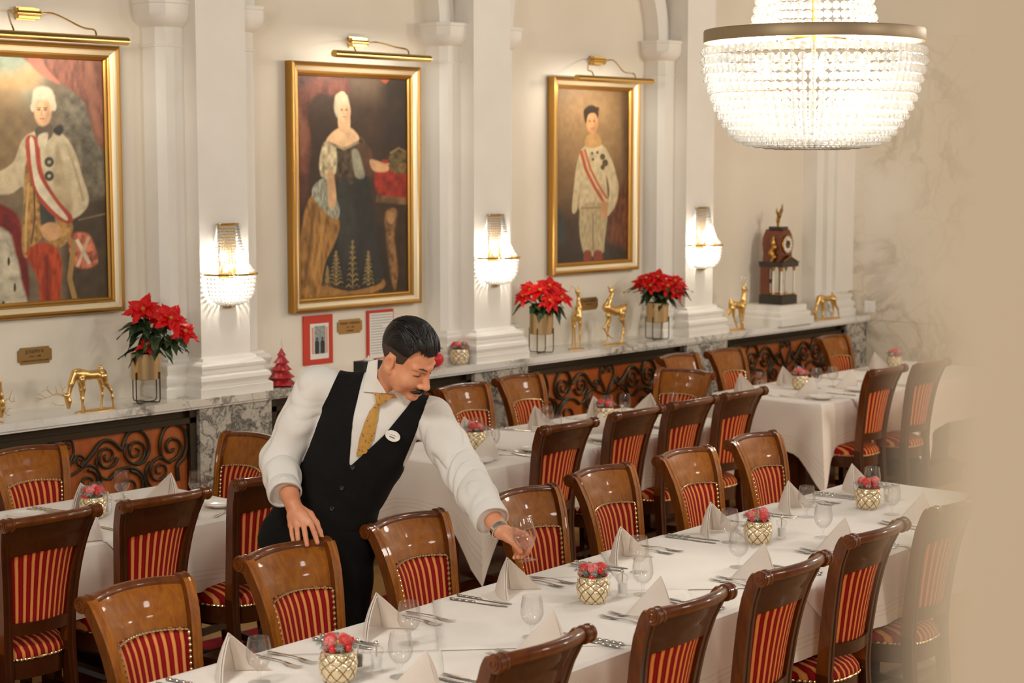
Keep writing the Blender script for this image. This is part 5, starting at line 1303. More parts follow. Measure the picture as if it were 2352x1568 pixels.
# ---- small things on the wall
def plaque(x, z, lines, label):
    t = thing('brass_plaque', label, 'plaque', (x, YW, z), 0, 'engraved brass plaques'); w_, h_, c_ = .092, .04, .014
    MB().prism([(-w_, -h_ + c_), (-w_ + c_, -h_ + c_ * .6), (-w_ + c_, -h_), (w_ - c_, -h_), (w_ - c_, -h_ + c_ * .6), (w_, -h_ + c_), (w_, h_ - c_), (w_ - c_, h_ - c_ * .6), (w_ - c_, h_), (-w_ + c_, h_), (-w_ + c_, h_ - c_ * .6), (-w_, h_ - c_)], -.006, 0, 0, 'y').build('plate', PLQ, t, smooth=0)
    for k, (tx, sz) in enumerate(lines):
        cu = bpy.data.curves.new('engraving', 'FONT'); cu.body = tx; cu.size = sz; cu.align_x = 'CENTER'; cu.extrude = .0004; q = bpy.data.objects.new('engraved_lettering', cu); COL.objects.link(q); q.parent = t
        q.location = (0, -.0066, .012 - .020 * k); q.rotation_euler = (PI / 2, 0, 0); cu.materials.append(ENG)
        dg = bpy.context.evaluated_depsgraph_get(); me = bpy.data.meshes.new_from_object(q.evaluated_get(dg)); r_ = bpy.data.objects.new('engraved_lettering', me); COL.objects.link(r_); r_.parent = t; r_.location = q.location; r_.rotation_euler = q.rotation_euler; bpy.data.objects.remove(q)
PLQ = mat('aged_brass', (170, 138, 88), .32, 1.0); ENG = mat('engraving_black', (58, 44, 28), .6)
plaque(4.553, 1.272, (('JOSEPH II.', .024), ('1741 - 1790', .013), ('RÖMISCH-DEUTSCHER KAISER', .011)), 'brass plaque at the left below the cut off portrait')
plaque(6.571, 1.268, (('MARIA THERESIA', .020), ('1717 - 1780', .012), ('KAISERIN', .012)), 'brass plaque between the two red mounted sheets')
plaque(8.66, 1.267, (('FRANZ JOSEPH I.', .019), ('1830 - 1916', .012)), 'brass plaque between two gold deer')
RED = mat('red_card_mount', (196, 52, 24), .6); PAPER = mat('printed_paper', (226, 220, 210), .6); GREY = mat('grey_print', (150, 146, 140), .7); DK = mat('dark_print_ink', (40, 40, 42), .6); SALM = mat('salmon_print', (214, 150, 124), .6); FOTO = plain_noise('photo_grey', (120, 126, 122), (168, 170, 162), 60, .5)
def mount(x0, x1, z0, z1, label):
    t = thing('red_mounted_sheet', label, 'notice', ((x0 + x1) / 2, YW, z0), 0, 'red mounted sheets under the lady\'s portrait'); cx = (x0 + x1) / 2
    MB().box((x0 - cx, -.012, 0), (x1 - cx, -.001, z1 - z0)).build('mount', RED, t); return t, cx
t, cx = mount(6.225, 6.436, 1.075, 1.346, 'red mount with a photograph of two dark suited figures')
MB().box((6.270 - cx, -.0135, .03), (6.404 - cx, -.0118, .226)).build('printed_card', PAPER, t)
p_ = MB(); p_.box((6.300 - cx, -.0142, .058), (6.380 - cx, -.0133, .212)); ph = p_.build('photograph', FOTO, t); MB().box((6.281 - cx, -.0142, .060), (6.295 - cx, -.0134, .205)).build('salmon_border', SALM, t); MB().box((6.384 - cx, -.0142, .060), (6.396 - cx, -.0134, .205)).build('salmon_border', SALM, t)
for x in (6.318, 6.358): b = MB(); b.prism([(x - .014 - cx, .060), (x + .013 - cx, .060), (x + .015 - cx, .120), (x + .006 - cx, .133), (x - .008 - cx, .133), (x - .015 - cx, .12)], -.0150, -.0140, 0, 'y'); b.ball((x - cx, -.0146, .142), .007, 10, 6, 0, 1, .1, 1.2); b.build('printed_figure', DK, t)
t, cx = mount(6.698, 6.902, 1.068, 1.346, 'red mount with a typed sheet, partly hidden by the waiter\'s head')
sh_ = MB().box((6.714 - cx, -.0135, .006), (6.896 - cx, -.0118, .262)).build('typed_sheet', PAPER, t)
b = MB()
for k in range(15):
    z = .248 - .0155 * k; b.box((6.722 - cx, -.0139, z), (6.722 + (.166 if k % 5 != 4 else .09) - cx, -.0134, z + .0035))
b.build('typed_lettering', GREY, t)
t = thing('light_switch', 'white double switch plate on the marble end wall', 'switch', (XE - .012, 6.873, 1.085)); MB().box((-.012, -.045, -.045), (0, .045, .045)).build('plate', MT['china'], t); MB().box((-.016, -.032, -.032), (-.012, -.001, .032)).build('rocker', MT['china'], t); MB().box((-.016, .001, -.032), (-.012, .032, .032)).build('rocker', MT['china'], t)
# ---- crystal: beads threaded on wires
CR = bpy.data.materials.new('lit_crystal'); CR.use_nodes = True; q = CR.node_tree; q.nodes.clear(); out = q.nodes.new('ShaderNodeOutputMaterial'); mx1 = q.nodes.new('ShaderNodeMixShader'); mx1.inputs[0].default_value = .45
g1 = q.nodes.new('ShaderNodeBsdfGlass'); g1.inputs['IOR'].default_value = 1.52; g1.inputs['Roughness'].default_value = .02; tr = q.nodes.new('ShaderNodeBsdfTranslucent'); tr.inputs[0].default_value = (.95, .94, .9, 1); df = q.nodes.new('ShaderNodeBsdfDiffuse'); df.inputs[0].default_value = (.95, .94, .9, 1)
mx2 = q.nodes.new('ShaderNodeMixShader'); mx2.inputs[0].default_value = .35; q.links.new(tr.outputs[0], mx2.inputs[1]); q.links.new(df.outputs[0], mx2.inputs[2]); q.links.new(g1.outputs[0], mx1.inputs[1]); q.links.new(mx2.outputs[0], mx1.inputs[2]); q.links.new(mx1.outputs[0], out.inputs[0])
BULB = bpy.data.materials.new('glowing_bulb'); BULB.use_nodes = True; bb = BULB.node_tree.nodes['Principled BSDF']; bb.inputs['Emission Color'].default_value = (1, .9, .74, 1); bb.inputs['Emission Strength'].default_value = 14
def bead(b, c, r): b.ball(c, r, 8, 4, 0, 1, 1, .94)
def strand_mesh(path, r, gap=1.0):
    """beads of radius r spaced along a path, on a thin wire"""
    b = MB(); P = [np.array(p, float) for p in path]; L = [0]
    for i in range(1, len(P)): L.append(L[-1] + np.linalg.norm(P[i] - P[i - 1]))
    n = max(2, int(L[-1] / (2 * r * gap)))
    for k in range(n):
        s_ = (k + .5) / n * L[-1]; c = [float(np.interp(s_, L, [p[j] for p in P])) for j in range(3)]; bead(b, c, r)
    b.tube(P, .0011, 4); return b
def inst(mesh, name, parent, rz):
    o = bpy.data.objects.new(name, mesh); COL.objects.link(o); o.parent = parent; o.rotation_euler = (0, 0, rz); return o
# big chandelier over the front table
t = thing('crystal_chandelier', 'large lit crystal basket chandelier with brass ring at the upper right', 'chandelier', (5.78, 3.70, 2.25))
ZR = .40; RR = .417
b = MB(); b.lathe([(RR - .012, ZR - .006), (RR + .002, ZR - .006), (RR + .004, ZR), (RR + .004, ZR + .034), (RR + .002, ZR + .04), (RR - .012, ZR + .04), (RR - .012, ZR - .006)], 96); ring_ = b.build('ring', mat('ring_satin_brass', (150, 130, 100), .45, .4), t)
low = strand_mesh(smoothpath([(RR - .004, 0, ZR - .024), (RR - .002, 0, ZR - .09), (RR - .03, 0, ZR - .20), (RR - .075, 0, ZR - .30), (RR - .135, 0, ZR - .372), (RR - .23, 0, ZR - .395), (RR - .33, 0, ZR - .40)], 6), .0178).mesh('crystal_chain', [CR], 0)
for k in range(66): inst(low, 'crystal_chain', t, 2 * PI * k / 66)
up = strand_mesh(smoothpath([(.262, 0, ZR + .01), (.240, 0, ZR + .04), (.218, 0, ZR + .12), (.200, 0, ZR + .28), (.16, 0, ZR + .55), (.10, 0, ZR + .8)], 6), .0165).mesh('upper_crystal_chain', [CR], 0)
for k in range(40): inst(up, 'upper_crystal_chain', t, 2 * PI * k / 40)
for zz, rr_ in ((ZR - .055, RR - .004), (ZR - .20, RR - .032)): MB().tube([(rr_ * math.cos(a), rr_ * math.sin(a), zz) for a in np.linspace(0, 2 * PI, 49)[:-1]], .0016, 5, closed=True).build('wire_hoop', MT['brass'], t)
MB().tube([(0, 0, .10), (0, 0, 1.9)], .009, 10).build('stem', MT['brass'], t)
for k in range(6):
    a = 2 * PI * k / 6; MB().tube([(0, 0, ZR + .02), (RR * math.cos(a), RR * math.sin(a), ZR + .02)], .0045, 6).build('spoke', MT['brass'], t)
    bl = MB(); bl.ball((.22 * math.cos(a + .5), .22 * math.sin(a + .5), ZR - .09), .02, 12, 8, 0, 1, 1, 1.6); bl.build('bulb', BULB, t)
def inner_light(parent, loc, w_, r):
    l = bpy.data.lights.new('bulb_light', 'POINT'); l.energy = w_; l.color = (1, .93, .82); l.shadow_soft_size = r; q = bpy.data.objects.new('bulb_light', l); COL.objects.link(q); q.parent = parent; q.location = loc
for k in range(3): a = 2 * PI * k / 3 + .3; inner_light(t, (.2 * math.cos(a), .2 * math.sin(a), ZR - .12), 42, .05)
inner_light(t, (0, 0, ZR + .22), 30, .05)
# wall sconces: half baskets of crystal
sc0 = [None]
def sconce(x, label):
    if sc0[0] is not None: o = dup(sc0[0], (x, 6.98, 1.46), 0, label); return
    t = thing('crystal_wall_sconce', label, 'wall lamp', (x, 6.98, 1.46), 0, 'lit crystal wall sconces'); sc0[0] = t; R_ = .143; zr = .165; zt = .415
    def half(rx, ry, z, n=24): return [(rx * math.cos(a), -ry * math.sin(a) - .004, z) for a in np.linspace(0, PI, n)]
    MB().tube(half(R_ + .004, R_ + .004, zr), .0062, 8).build('ring', MT['brass'], t); MB().tube(half(.062, .05, zt), .0045, 8).build('top_ring', MT['brass'], t)
    MB().prism([(.060 * math.cos(a), -.048 * math.sin(a) - .002) for a in np.linspace(0, PI, 16)][::-1], zt - .002, zt + .002).build('top_cap', MT['brass'], t); MB().prism([(.034 * math.cos(a), -.034 * math.sin(a) - .002) for a in np.linspace(0, PI, 14)][::-1], -.006, .004).build('bottom_cap', MT['brass'], t)
    MB().box((-.05, -.012, .14), (.05, 0, .42)).build('back_plate', MT['brass'], t)
    for k in range(19):
        a = PI * (k + .5) / 19; ca, sa = math.cos(a), math.sin(a)
        def q_(r, z, f=1.0): return (r * ca, -r * sa * f - .004, z)
        strand_mesh(smoothpath([q_(R_ - .006, zr - .012), q_(R_ - .009, zr - .05), q_(R_ * .87, zr - .100), q_(R_ * .64, zr - .140), q_(.03, zr - .156)], 4), .0086, 1.12).build('crystal_chain', CR, t, smooth=0)
        if k % 1 == 0: strand_mesh(smoothpath([q_(R_ - .006, zr + .010), q_(R_ * .76, zr + .045), q_(R_ * .60, zr + .10), q_(.068, zr + .17), q_(.058, zt - .006, .9)], 4), .0058, 1.25).build('upper_crystal_chain', CR, t, smooth=0)
    for dx in (-.05, .05): bl = MB(); bl.ball((dx, -.055, .195), .011, 10, 8, 0, 1, 1, 1.8); bl.build('bulb', BULB, t)
    inner_light(t, (0, -.07, .245), SCW, .025); inner_light(t, (0, -.06, .10), SCW, .025)
SCW = 6.5
sconce(5.525, 'lit crystal wall sconce nearest the camera, on the pier right of the cut off portrait'); sconce(7.505, 'lit crystal wall sconce between the lady\'s and the white tunic portrait'); sconce(9.55, 'lit crystal wall sconce on the pier left of the mantel clock')
# ================================================================== ORNAMENTS ON THE LEDGE
RH = v3(RGT[0], RGT[1], 0); FH = nrmz(v3(FWD[0], FWD[1], 0)); ZV = v3(0, 0, 1)
MT['bract'] = plain_noise('scarlet_bract', (226, 16, 10), (186, 6, 8), 40, .5, Specular_IOR_Level=.3)
MT['leaf'] = plain_noise('dark_green_leaf', (36, 52, 26), (52, 74, 34), 30, .42)
MT['stem'] = mat('green_stem', (62, 84, 44), .6); MT['soil'] = mat('soil', (44, 32, 24), .9)
M = mat('brushed_champagne_brass', (206, 178, 134), .3, 1.0); t = NT(M); t.bump(t.noise(t.co(scale=(160, 160, 1)), 4, 2).outputs['Fac'], .15, .002); MT['pot'] = M
def leaf_shape(b, L, W, droop, base, d, up, mi=0, nu=4, nv=8):
    """pointed leaf from base along d with normal up"""
    d = nrmz(d); up = nrmz(up - d * (up @ d)); sd = np.cross(d, up)
    def P(u, v):
        w_ = W * (math.sin(PI * min(1, v * .96 + .04) ** .8) ** .9) * (1 - .35 * v) * (1 + .12 * math.sin(v * 19)); s = 2 * u - 1
        return base + d * (L * v) + sd * (w_ * s * .5) + up * (-droop * L * v * v + .14 * w_ * abs(s) + .004 * math.sin(9 * v + s * 3))
    b.grid(P, nu, nv, mi, False)
def flower(R_, rs, small=False):
    b = MB(); n1, n2 = (6, 5) if not small else (4, 3)
    for ring, (n, L, W, el) in enumerate(((n1, R_, R_ * .62, .12), (n2, R_ * .72, R_ * .5, .42), (4, R_ * .42, R_ * .3, .8))):
        for k in range(n):
            a = 2 * PI * (k + .5 * ring) / n + rs.uniform(-.25, .25); e = el + rs.uniform(-.2, .15); d = v3(math.cos(a) * math.cos(e), math.sin(a) * math.cos(e), math.sin(e))
            leaf_shape(b, L * rs.uniform(.85, 1.12), W, rs.uniform(.15, .4), d * .006, d, ZV + d * .01)
    for k in range(5): a = 2 * PI * k / 5; b.ball((.006 * math.cos(a), .006 * math.sin(a), .012), .0038, 6, 4, 1)
    return b
MT['cyathia'] = mat('yellow_cyathia', (196, 170, 60), .5)
def poinsettia(x, y, label, heads, R0, seed, nleaf):
    rs = random.Random(seed); t = thing('potted_poinsettia', label, 'plant', (x, y, LZ), 0, 'poinsettias in brass planters'); pot0, pot1, r = .118, .244, .073
    MB().lathe([(.001, pot0), (r - .003, pot0), (r, pot0 + .003), (r, pot1), (r - .003, pot1), (r - .003, pot1 - .02), (.001, pot1 - .02)], 48).build('pot', MT['pot'], t)
    MB().lathe([(.001, pot1 - .018), (r - .004, pot1 - .018)], 24).build('soil', MT['soil'], t)
    b = MB()
    for k in range(2):
        a = rs.uniform(.2, .5) + k * PI / 2; ca, sa = math.cos(a), math.sin(a); rr_ = r + .004
        b.tube([(s_ * rr_ * ca, s_ * rr_ * sa, z) for s_, z in ((-1, .155), (-1, .02))] + [(s_ * ca * q_, s_ * sa * q_, z) for s_, q_, z in ((-1, rr_ - .006, .008), (-1, rr_ - .02, .004 + .0025 * k), (1, rr_ - .02, .004 + .0025 * k), (1, rr_ - .006, .008))] + [(rr_ * ca, rr_ * sa, .02), (rr_ * ca, rr_ * sa, .155)], .0032, 8)
    b.build('wire_stand', MT['iron'], t)
    for (hr, hz, hb, k) in heads:
        p = RH * hr + ZV * hz - FH * hb
        f = flower(R0 * k, rs, k < .6); n = nrmz(ZV * .75 - FH * rs.uniform(.5, .9) + RH * (hr * 3 + rs.uniform(-.2, .2))); e1 = nrmz(np.cross(n, (.3, .5, .1))); e2 = np.cross(n, e1)
        f.xf(Matrix(((e1[0], e2[0], n[0], p[0]), (e1[1], e2[1], n[1], p[1]), (e1[2], e2[2], n[2], p[2]), (0, 0, 0, 1)))); f.build('flower_head', [MT['bract'], MT['cyathia']], t, smooth=60)
        MB().tube(smoothpath([(0, 0, pot1 - .03), tuple(p * .35 + ZV * pot1 * .65), tuple(p - n * .004)], 5), .0035, 6).build('stem', MT['stem'], t)
    for i in range(nleaf):
        hr, hz, hb, k = heads[i % len(heads)]; a = rs.uniform(0, 2 * PI); f_ = rs.uniform(.35, .85); p = (RH * hr - FH * hb) * f_ * .9 + ZV * (pot1 + (hz - pot1) * f_ * .9 + .01)
        d = nrmz(RH * (math.cos(a) + hr * 4) - FH * (math.sin(a) * .8 + .25) + ZV * rs.uniform(-.55, .15)); b = MB(); leaf_shape(b, rs.uniform(.10, .145), rs.uniform(.06, .085), rs.uniform(.2, .55), p, d, ZV); b.build('leaf', MT['leaf'], t, smooth=60)
poinsettia(5.015, 6.975, 'red poinsettia in a brass planter left of the nearest sconce', [(.0, .455, .03, 1), (.135, .415, .06, 1.05), (.195, .35, .03, .8), (.02, .285, .08, .5), (-.03, .44, -.02, .7), (.07, .40, -.03, .7)], .098, 3, 34)
poinsettia(7.95, 7.0, 'red poinsettia in a brass planter left of the two upright gold deer', [(-.01, .385, .05, 1), (-.07, .385, .02, .95), (.05, .41, 0, .95), (.05, .325, .09, .9), (.12, .34, .04, .95), (-.11, .35, .03, .8), (.09, .38, -.02, .8)], .088, 5, 30)
poinsettia(9.055, 6.96, 'red poinsettia in a brass planter beside the far wall sconce', [(0, .41, .04, 1), (-.075, .40, .02, .9), (-.05, .355, .07, .8), (.11, .385, .04, .95), (.06, .355, .08, .9), (.115, .315, .06, .85), (.15, .36, 0, .8), (-.11, .37, 0, .7)], .085, 8, 34)
# ---- gilt deer, each modelled as one smooth body
MT['deer'] = plain_noise('gold_leaf', (206, 160, 88), (178, 130, 62), 60, .3, .12, 240, Metallic=1.0) if False else mat('gold_leaf', (232, 192, 122), .33, 1.0)
t = NT(MT['deer']); t.bump(t.noise(t.co(), 90, 3).outputs['Fac'], .25, .003)
def deer(label, ox, oy, sc, segs, antlers, ant_mat, Y=6.95, h=.0024, plate=None):
    """segs: list of chains [(crop x, crop y, crop radius, dy)], in units of the crop that sc scales to the photograph"""
    def W(x, y, dy=0): return on_wall(ox + x / sc, oy + y / sc, Y + dy)
    b = Blend(); lo, hi = np.full(3, 9.), np.full(3, -9.)
    kk = 4000 / ((W(segs[0][0][0], segs[0][0][1]) - CAM) @ FWD)
    for ch in segs:
        pts = [W(q[0], q[1], q[3] if len(q) > 3 else 0) for q in ch]; r = [q[2] * 1.12 / sc / kk for q in ch]; b.chain(pts, r, .010)
        for p in pts: lo, hi = np.minimum(lo, p), np.maximum(hi, p)
    c = (lo + hi) / 2; base_ = v3(c[0], Y, LZ); t = thing('deer_figurine', label, 'figurine', base_, 0, 'gold deer on the marble ledge')
    o = sdf_object('body', lambda p: b(p) if True else 0, lo - .05, hi + .05, h, MT['deer'], t); o.data.transform(Matrix.Translation(Vector(-base_)))
    if antlers:
        m_ = MB()
        for ch in antlers: m_.tube(smoothpath([W(q[0], q[1], q[2] if len(q) > 2 else 0) - base_ for q in ch], 3), [.0021 - .0011 * i / (3 * (len(ch) - 1)) for i in range(3 * (len(ch) - 1) + 1)], 5)
        m_.build('antlers', ant_mat, t)
    if plate:
        x0, x1 = [on_wall(ox + q / sc, oy + plate[2] / sc, Y)[0] - base_[0] for q in plate[:2]]; MB().lathe([(.001, 0), (1, 0), (1, .004), (.9, .007), (.001, .007)], 28, sx=(x1 - x0) / 2, sy=.035, c=((x0 + x1) / 2, 0, 0)).build('base', MT['deer'], t)
    return t
MT['antler'] = mat('pale_gold_wire', (214, 186, 140), .4, .8)
f_, n_ = .022, -.020
grz = [[(850, 400, 118), (1100, 432, 92), (1400, 400, 112)], [(880, 430, 105), (930, 520, 85)], [(760, 400, 95), (660, 640, 62), (605, 900, 42)], [(545, 930, 58), (600, 1060, 62), (600, 1200, 44)], [(470, 885, 20), (545, 930, 40)],
       [(920, 540, 64, n_), (965, 760, 40, n_), (938, 1010, 27, n_), (925, 1310, 24, n_)], [(850, 560, 50, f_), (890, 800, 30, f_), (915, 1000, 24, f_), (990, 1240, 22, f_)],
       [(1430, 450, 95, n_), (1480, 620, 56, n_), (1620, 800, 30, n_), (1650, 950, 24, n_), (1690, 1240, 26, n_)], [(1340, 480, 70, f_), (1400, 720, 36, f_), (1410, 900, 27, f_), (1385, 1270, 24, f_)], [(1400, 330, 34), (1370, 235, 30), (1310, 195, 10)]]
ga = [[(460, 920), (340, 868), (215, 895), (60, 790), (-60, 840)], [(330, 868), (300, 760), (270, 680)], [(215, 895), (110, 790), (95, 690)], [(460, 920), (455, 780), (400, 670)], [(455, 780), (540, 690)], [(470, 940), (300, 900), (60, 980), (-200, 1060)], [(60, 980), (-90, 900), (-180, 870)], [(-40, 1000), (-190, 990)], [(500, 1150), (420, 1165), (300, 1140), (215, 1070)]]
deer('grazing gold deer at the left with spreading antlers, nearest the camera', 100, 820, 10.455, grz, ga, MT['antler'], 6.93, .0022, (760, 1730, 1340))
deer('grazing gold deer at the far right end of the ledge', 1843.5, 658, 15.6, [[(q[0] * .78, q[1], q[2] * .9) + q[3:] for q in ch] for ch in grz], [[(q[0] * .8 + 40, q[1]) for q in ch] for ch in ga[:4]], MT['antler'], 6.94, .0032, (560, 1340, 1340))
# deer cut by the left picture edge: neck down, antlers to the right
lf = [[(-260, 780, 90), (-120, 700, 80), (-60, 760, 70)], [(-60, 760, 70), (0, 1000, 50), (30, 1150, 46)], [(30, 1130, 50), (40, 1240, 46), (25, 1370, 34)], [(-260, 800, 60), (-250, 1100, 26), (-260, 1400, 24)], [(-150, 800, 50), (-170, 1100, 26), (-150, 1420, 24)], [(-560, 780, 80), (-260, 780, 90)], [(-560, 800, 70), (-600, 1000, 28), (-570, 1390, 24)], [(-540, 800, 60), (-520, 1000, 28), (-540, 1400, 24)]]
deer('gold deer cut by the left picture edge, only its lowered head and antlers showing', 0, 780, 7.84, lf, [[(80, 1110), (150, 1060), (210, 1120), (290, 1100)], [(160, 1070), (200, 960), (215, 905)], [(235, 1115), (260, 1025)], [(80, 1280), (120, 1350), (190, 1360)], [(110, 1300), (160, 1240), (225, 1230)]], MT['antler'], 6.93, .003, (-620, 60, 1480))
# slim deer looking at the camera
deer('slim gold deer standing upright beside the poinsettia, facing forward', 1280, 630, 8.255, [[(400, 640, 62), (385, 780, 75), (330, 800, 60, .05)], [(400, 620, 55), (400, 480, 26), (395, 390, 24)], [(390, 370, 30), (380, 320, 34), (375, 300, 22)], [(350, 300, 10), (330, 265, 6)], [(410, 310, 12), (430, 280, 7)], [(430, 820, 34, n_), (432, 920, 22, n_), (445, 1030, 15, n_), (415, 1130, 12, n_), (375, 1290, 10, n_)], [(400, 850, 30, .03), (425, 1000, 15, .03), (430, 1370, 12, .03)], [(300, 800, 36, .04), (290, 950, 18, .04), (285, 1395, 13, .04)], [(340, 860, 30, .01), (325, 1000, 15, .01), (345, 1400, 12, .01)]],
     [[(365, 290), (320, 250), (255, 225), (235, 340)], [(300, 240), (270, 210)], [(385, 285), (390, 220), (430, 190)]], MT['antler'], 6.98, .0022, (225, 490, 1410))
# prancing deer with its head turned back
deer('gold deer with raised foreleg and head tipped up, right of the plaque', 1280, 630, 8.255, [[(950, 640, 78), (1090, 700, 72), (1230, 660, 80)], [(930, 620, 74), (985, 500, 46), (1035, 380, 26), (1040, 320, 24)], [(1030, 290, 34), (1010, 320, 24), (965, 225, 12)], [(1060, 250, 14), (1090, 215, 6)], [(1250, 620, 60), (1285, 590, 26), (1310, 570, 12)],
     [(960, 780, 46, n_), (985, 850, 30, n_), (880, 1015, 16, n_), (945, 1130, 13, n_), (1045, 1220, 10, n_)], [(975, 800, 40, f_), (972, 980, 22, f_), (955, 1150, 13, f_), (940, 1330, 12, f_)], [(1220, 740, 60, n_), (1215, 860, 36, n_), (1262, 965, 20, n_), (1235, 1120, 14, n_), (1190, 1310, 13, n_)], [(1240, 740, 56, f_), (1240, 850, 32, f_), (1270, 970, 18, f_), (1250, 1120, 13, f_), (1215, 1310, 12, f_)]],
     [[(1060, 270), (1180, 330), (1270, 330), (1280, 500)], [(1180, 330), (1240, 260), (1300, 265)], [(1270, 330), (1380, 250), (1390, 140)], [(1075, 240), (1130, 170), (1210, 110)]], MT['antler'], 6.98, .0022, (840, 1300, 1340))
# alert deer facing right
deer('alert gold deer facing right, left of the mantel clock', 1440, 600, 4.48, [[(1090, 445, 34), (1140, 455, 30), (1190, 440, 38)], [(1195, 425, 34), (1205, 350, 20), (1200, 290, 16)], [(1200, 280, 20), (1220, 285, 18), (1242, 303, 9)], [(1190, 262, 8), (1183, 250, 3)], [(1070, 425, 26), (1065, 395, 9), (1062, 375, 5)],
     [(1070, 460, 26, f_), (1055, 520, 15, f_), (1030, 560, 8, f_), (1018, 600, 7, f_)], [(1090, 480, 24, n_), (1098, 560, 10, n_), (1115, 620, 8, n_), (1145, 705, 7, n_)], [(1165, 480, 22, f_), (1165, 560, 9, f_), (1180, 670, 7, f_), (1185, 705, 7, f_)], [(1195, 470, 24, n_), (1195, 560, 10, n_), (1192, 640, 7, n_), (1205, 705, 7, n_)]],
     [[(1200, 262), (1180, 200), (1190, 140)], [(1210, 262), (1235, 200), (1280, 130)], [(1222, 230), (1215, 180), (1230, 130)]], MT['antler'], 6.95, .0030, (1040, 1215, 708))
# ---- red tree shaped candle
t = thing('tree_shaped_candle', 'red fir tree shaped candle on the ledge behind the waiter\'s shoulder', 'candle', (5.865, 6.97, LZ)); b = MB(); nv, nu = 60, 48
def P(u, v):
    tier = 5.2; q = (1 - v) * tier; fr = q - math.floor(q); r = .064 * (1 - v) ** .8 + .003; r *= .80 + .36 * fr ** 1.6; a = 2 * PI * u; k = math.floor(q)
    r *= 1 + (.13 * fr) * (2 * abs(((u * 7 + .5 * (k % 2)) % 1) - .5) * 2 - .6); r *= 1 if v > .04 else .85 + 3.7 * v
    return (r * math.cos(a), r * math.sin(a), .20 * v)
b.grid(P, nu, nv, 0, False); b.lathe([(.001, 0), (.052, 0)], nu); b.build('wax_body', plain_noise('red_wax', (176, 34, 36), (146, 20, 26), 30, .4), t, smooth=25)
MB().tube(smoothpath([(0, 0, .198), (.006, 0, .212), (-.005, 0, .222), (.005, 0, .232), (0, 0, .245)], 4), .0013, 6).build('wick', mat('wick_wire', (190, 168, 120), .5), t)
arrangement(7.19, 6.96, LZ, 'gold vase of berries on the marble ledge right of the waiter\'s head', 41, 1.0)
t = thing('red_bauble', 'red round ornament with a pale cap just beside the waiter\'s forehead', 'ornament', (7.02, 6.98, LZ)); MB().ball((0, 0, .042), .042, 24, 16).build('ball', mat('red_satin', (196, 18, 26), .4), t); MB().lathe([(.001, .098), (.013, .096), (.016, .08), (.012, .079)], 16).build('cap', MT['napkin'], t); MB().tube([(0, 0, .096), (.01, -.01, .104), (.03, -.02, .104)], .003, 6).build('stalk', MT['iron'], t)
t = thing('black_stand', 'small black stand with a white top on the ledge behind the waiter\'s neck', 'stand', (6.50, 6.99, LZ)); MB().box((-.075, -.04, 0), (.075, .04, .078)).build('box', MT['black'], t); MB().lathe([(.001, .078), (.03, .078), (.032, .084), (.02, .092), (.006, .094), (.001, .108)], 24).build('white_top', MT['china'], t)
# ---- mantel clock on its plaster block
t = thing('clock_pedestal', 'white plaster block carrying the mantel clock', 'pedestal', (10.53, 7.03, LZ))
b = MB(); b.rect_mould((-.13, -.125), (.16, YW - 7.03 - .004), [(.065, 0), (.065, .05), (.06, .054), (.045, .062), (.05, .075), (.045, .09), (.03, .098), (.025, .105), (.025, .135), (.02, .14), (0, .141)]); b.build('block', MT['plaster'], t)
WD = wood('clock_mahogany', (86, 34, 14), (124, 54, 22), .22, (20, 20, 4), .5); EB = mat('ebonised_wood', (36, 26, 18), .25, Coat_Weight=.5); GB = MT['gold']
t = thing('mantel_clock', 'dark portico mantel clock with gilt columns and bird finial', 'clock', (10.57, 7.03, LZ + .141)); hx, hy = .098, .098
b = MB(); b.box((-hx, -hy, 0), (hx, hy, .066)); b.box((-hx + .008, -hy + .008, .066), (hx - .008, hy - .008, .072)); b.build('base', EB, t)
b = MB(); b.box((-hx + .006, .02, .072), (hx - .006, hy - .004, .270)); b.build('back_case', WD, t)
MB().box((-hx + .016, .016, .078), (hx - .016, .0198, .264)).build('mirror', mat('silvered_mirror', (236, 232, 224), .05, 1.0), t)
MT['alab'] = mat('alabaster', (236, 226, 210), .25, Coat_Weight=.4)
for x in (-hx + .018, hx - .018):
    for y in (-hy + .018,) + ((-.012,) if True else ()):
        c = MB(); c.lathe([(.0125, .072), (.0125, .078), (.009, .084)], 16, (x, y, 0), 1); c.lathe([(.0085, .084), (.0075, .24)], 16, (x, y, 0), 0); c.lathe([(.0078, .24), (.011, .248), (.010, .254), (.0145, .266), (.0145, .270)], 16, (x, y, 0), 1); c.build('column', [MT['alab'], GB], t)
MB().tube([(0, -.03, .262), (.0, -.03, .17)], .0025, 6).tube([(0, -.032, .16), (0, -.028, .16)], .016, 18).build('pendulum', EB, t)
b = MB(); b.box((-hx - .006, -hy - .006, .270), (hx + .006, hy, .300)); b.box((-hx - .012, -hy - .012, .300), (hx + .012, hy, .306)); b.build('entablature', EB, t)
b = MB(); b.prism([(-hx, .306), (hx, .306), (0, .352)], -hy, -hy + .03, 0, 'y'); p_ = b.build('pediment', EB, t); b = MB(); b.tube([(-hx + .012, -hy - .002, .310), (0, -hy - .002, .345), (hx - .012, -hy - .002, .310)], .005, 6); b.build('gilt_moulding', GB, p_)
b = MB(); n = 20
prof = [(-.072, .306), (-.070, .33), (-.062, .36), (-.070, .40), (-.076, .43), (-.072, .47), (-.058, .50), (-.04, .522), (-.032, .535), (.032, .535), (.04, .522), (.058, .50), (.072, .47), (.076, .43), (.070, .40), (.062, .36), (.070, .33), (.072, .306)]
b.prism([(a, z) for a, z in prof], -.07, .09, 0, 'y'); b.build('case', WD, t, smooth=30)
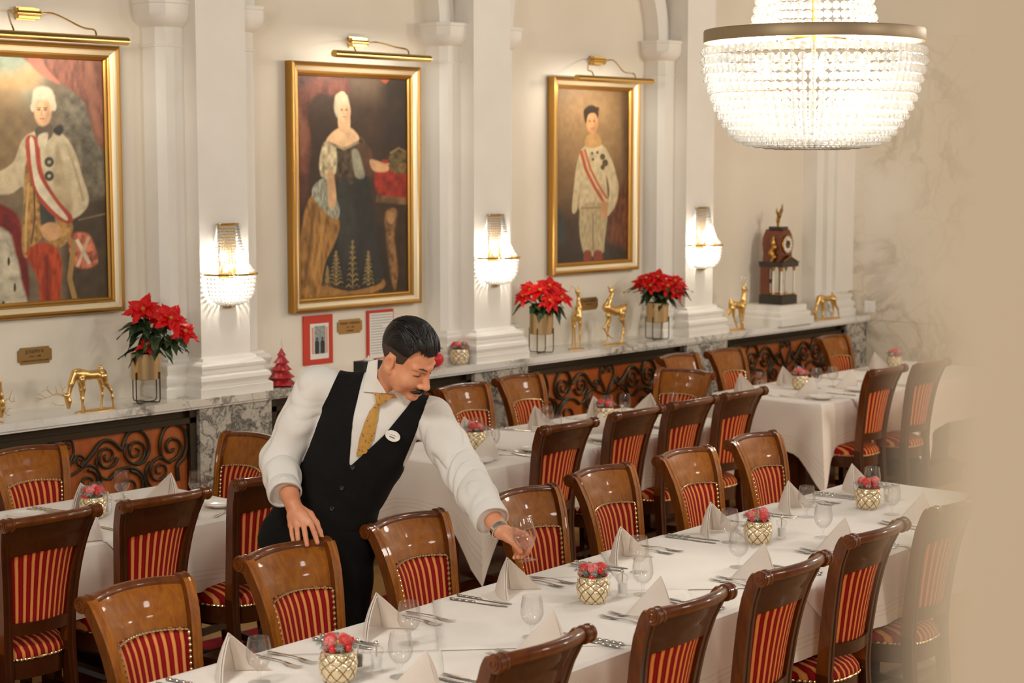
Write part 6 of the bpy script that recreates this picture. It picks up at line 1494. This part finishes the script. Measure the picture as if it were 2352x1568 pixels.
MB().box((-.042, -.05, .535), (.042, .06, .556)).build('cap', EB, t)
dl = MB(); dl.tube([(0, -.071, .43), (0, -.078, .43)], .062, 32); d_ = dl.build('dial', mat('white_dial', (232, 226, 212), .3), t); r_ = MB(); r_.tube([(.063 * math.cos(a), -.077, .43 + .063 * math.sin(a)) for a in np.linspace(0, 2 * PI, 33)[:-1]], .006, 8, closed=True); r_.build('bezel', GB, d_); r_ = MB(); r_.tube([(0, -.078, .43), (0, -.0795, .43)], .030, 24); r_.build('dial_centre', mat('bronze_dial', (120, 100, 70), .35, .7), d_)
r_ = MB()
for k in range(12): a = 2 * PI * k / 12; r_.tube([(.042 * math.cos(a), -.0785, .43 + .042 * math.sin(a)), (.054 * math.cos(a), -.0785, .43 + .054 * math.sin(a))], .0022, 4)
r_.build('hour_marking', MT['black'], d_)
for a, L in ((2.2, .045), (.6, .034)): q = MB(); q.tube([(0, -.0815, .43), (L * math.cos(a), -.0815, .43 + L * math.sin(a))], .0022, 5); q.build('hand', MT['black'], d_)
def gilt_mount(z0, x): 
    b = Blend(); b.chain([v3(x, 0, .31), v3(x, -.02, .34), v3(x, .01, .37), v3(x, -.02, .41), v3(x, -.005, .45), v3(x, -.01, .49)], [.016, .012, .02, .016, .013, .004], .01); o = sdf_object('gilt_mount', lambda p: b(p), (x - .05, -.08, .27), (x + .05, .08, .52), .004, GB, t); return o
gilt_mount(0, -.082)
b = Blend(); b.chain([v3(0, .01, .555), v3(0, .01, .60), v3(0, .0, .64)], [.008, .012, .014], .01); b.chain([v3(0, 0, .63), v3(-.03, 0, .66), v3(-.035, 0, .69)], [.012, .008, .003], .006); b.chain([v3(0, 0, .63), v3(.03, 0, .67), v3(.04, 0, .72)], [.014, .010, .003], .006); b.chain([v3(0, 0, .64), v3(0, -.015, .675), v3(0, -.03, .69)], [.01, .008, .003], .006)
sdf_object('bird_finial', lambda p: b(p), (-.08, -.08, .53), (.08, .08, .75), .004, mat('dark_gilt_bronze', (150, 112, 56), .35, .9), t)
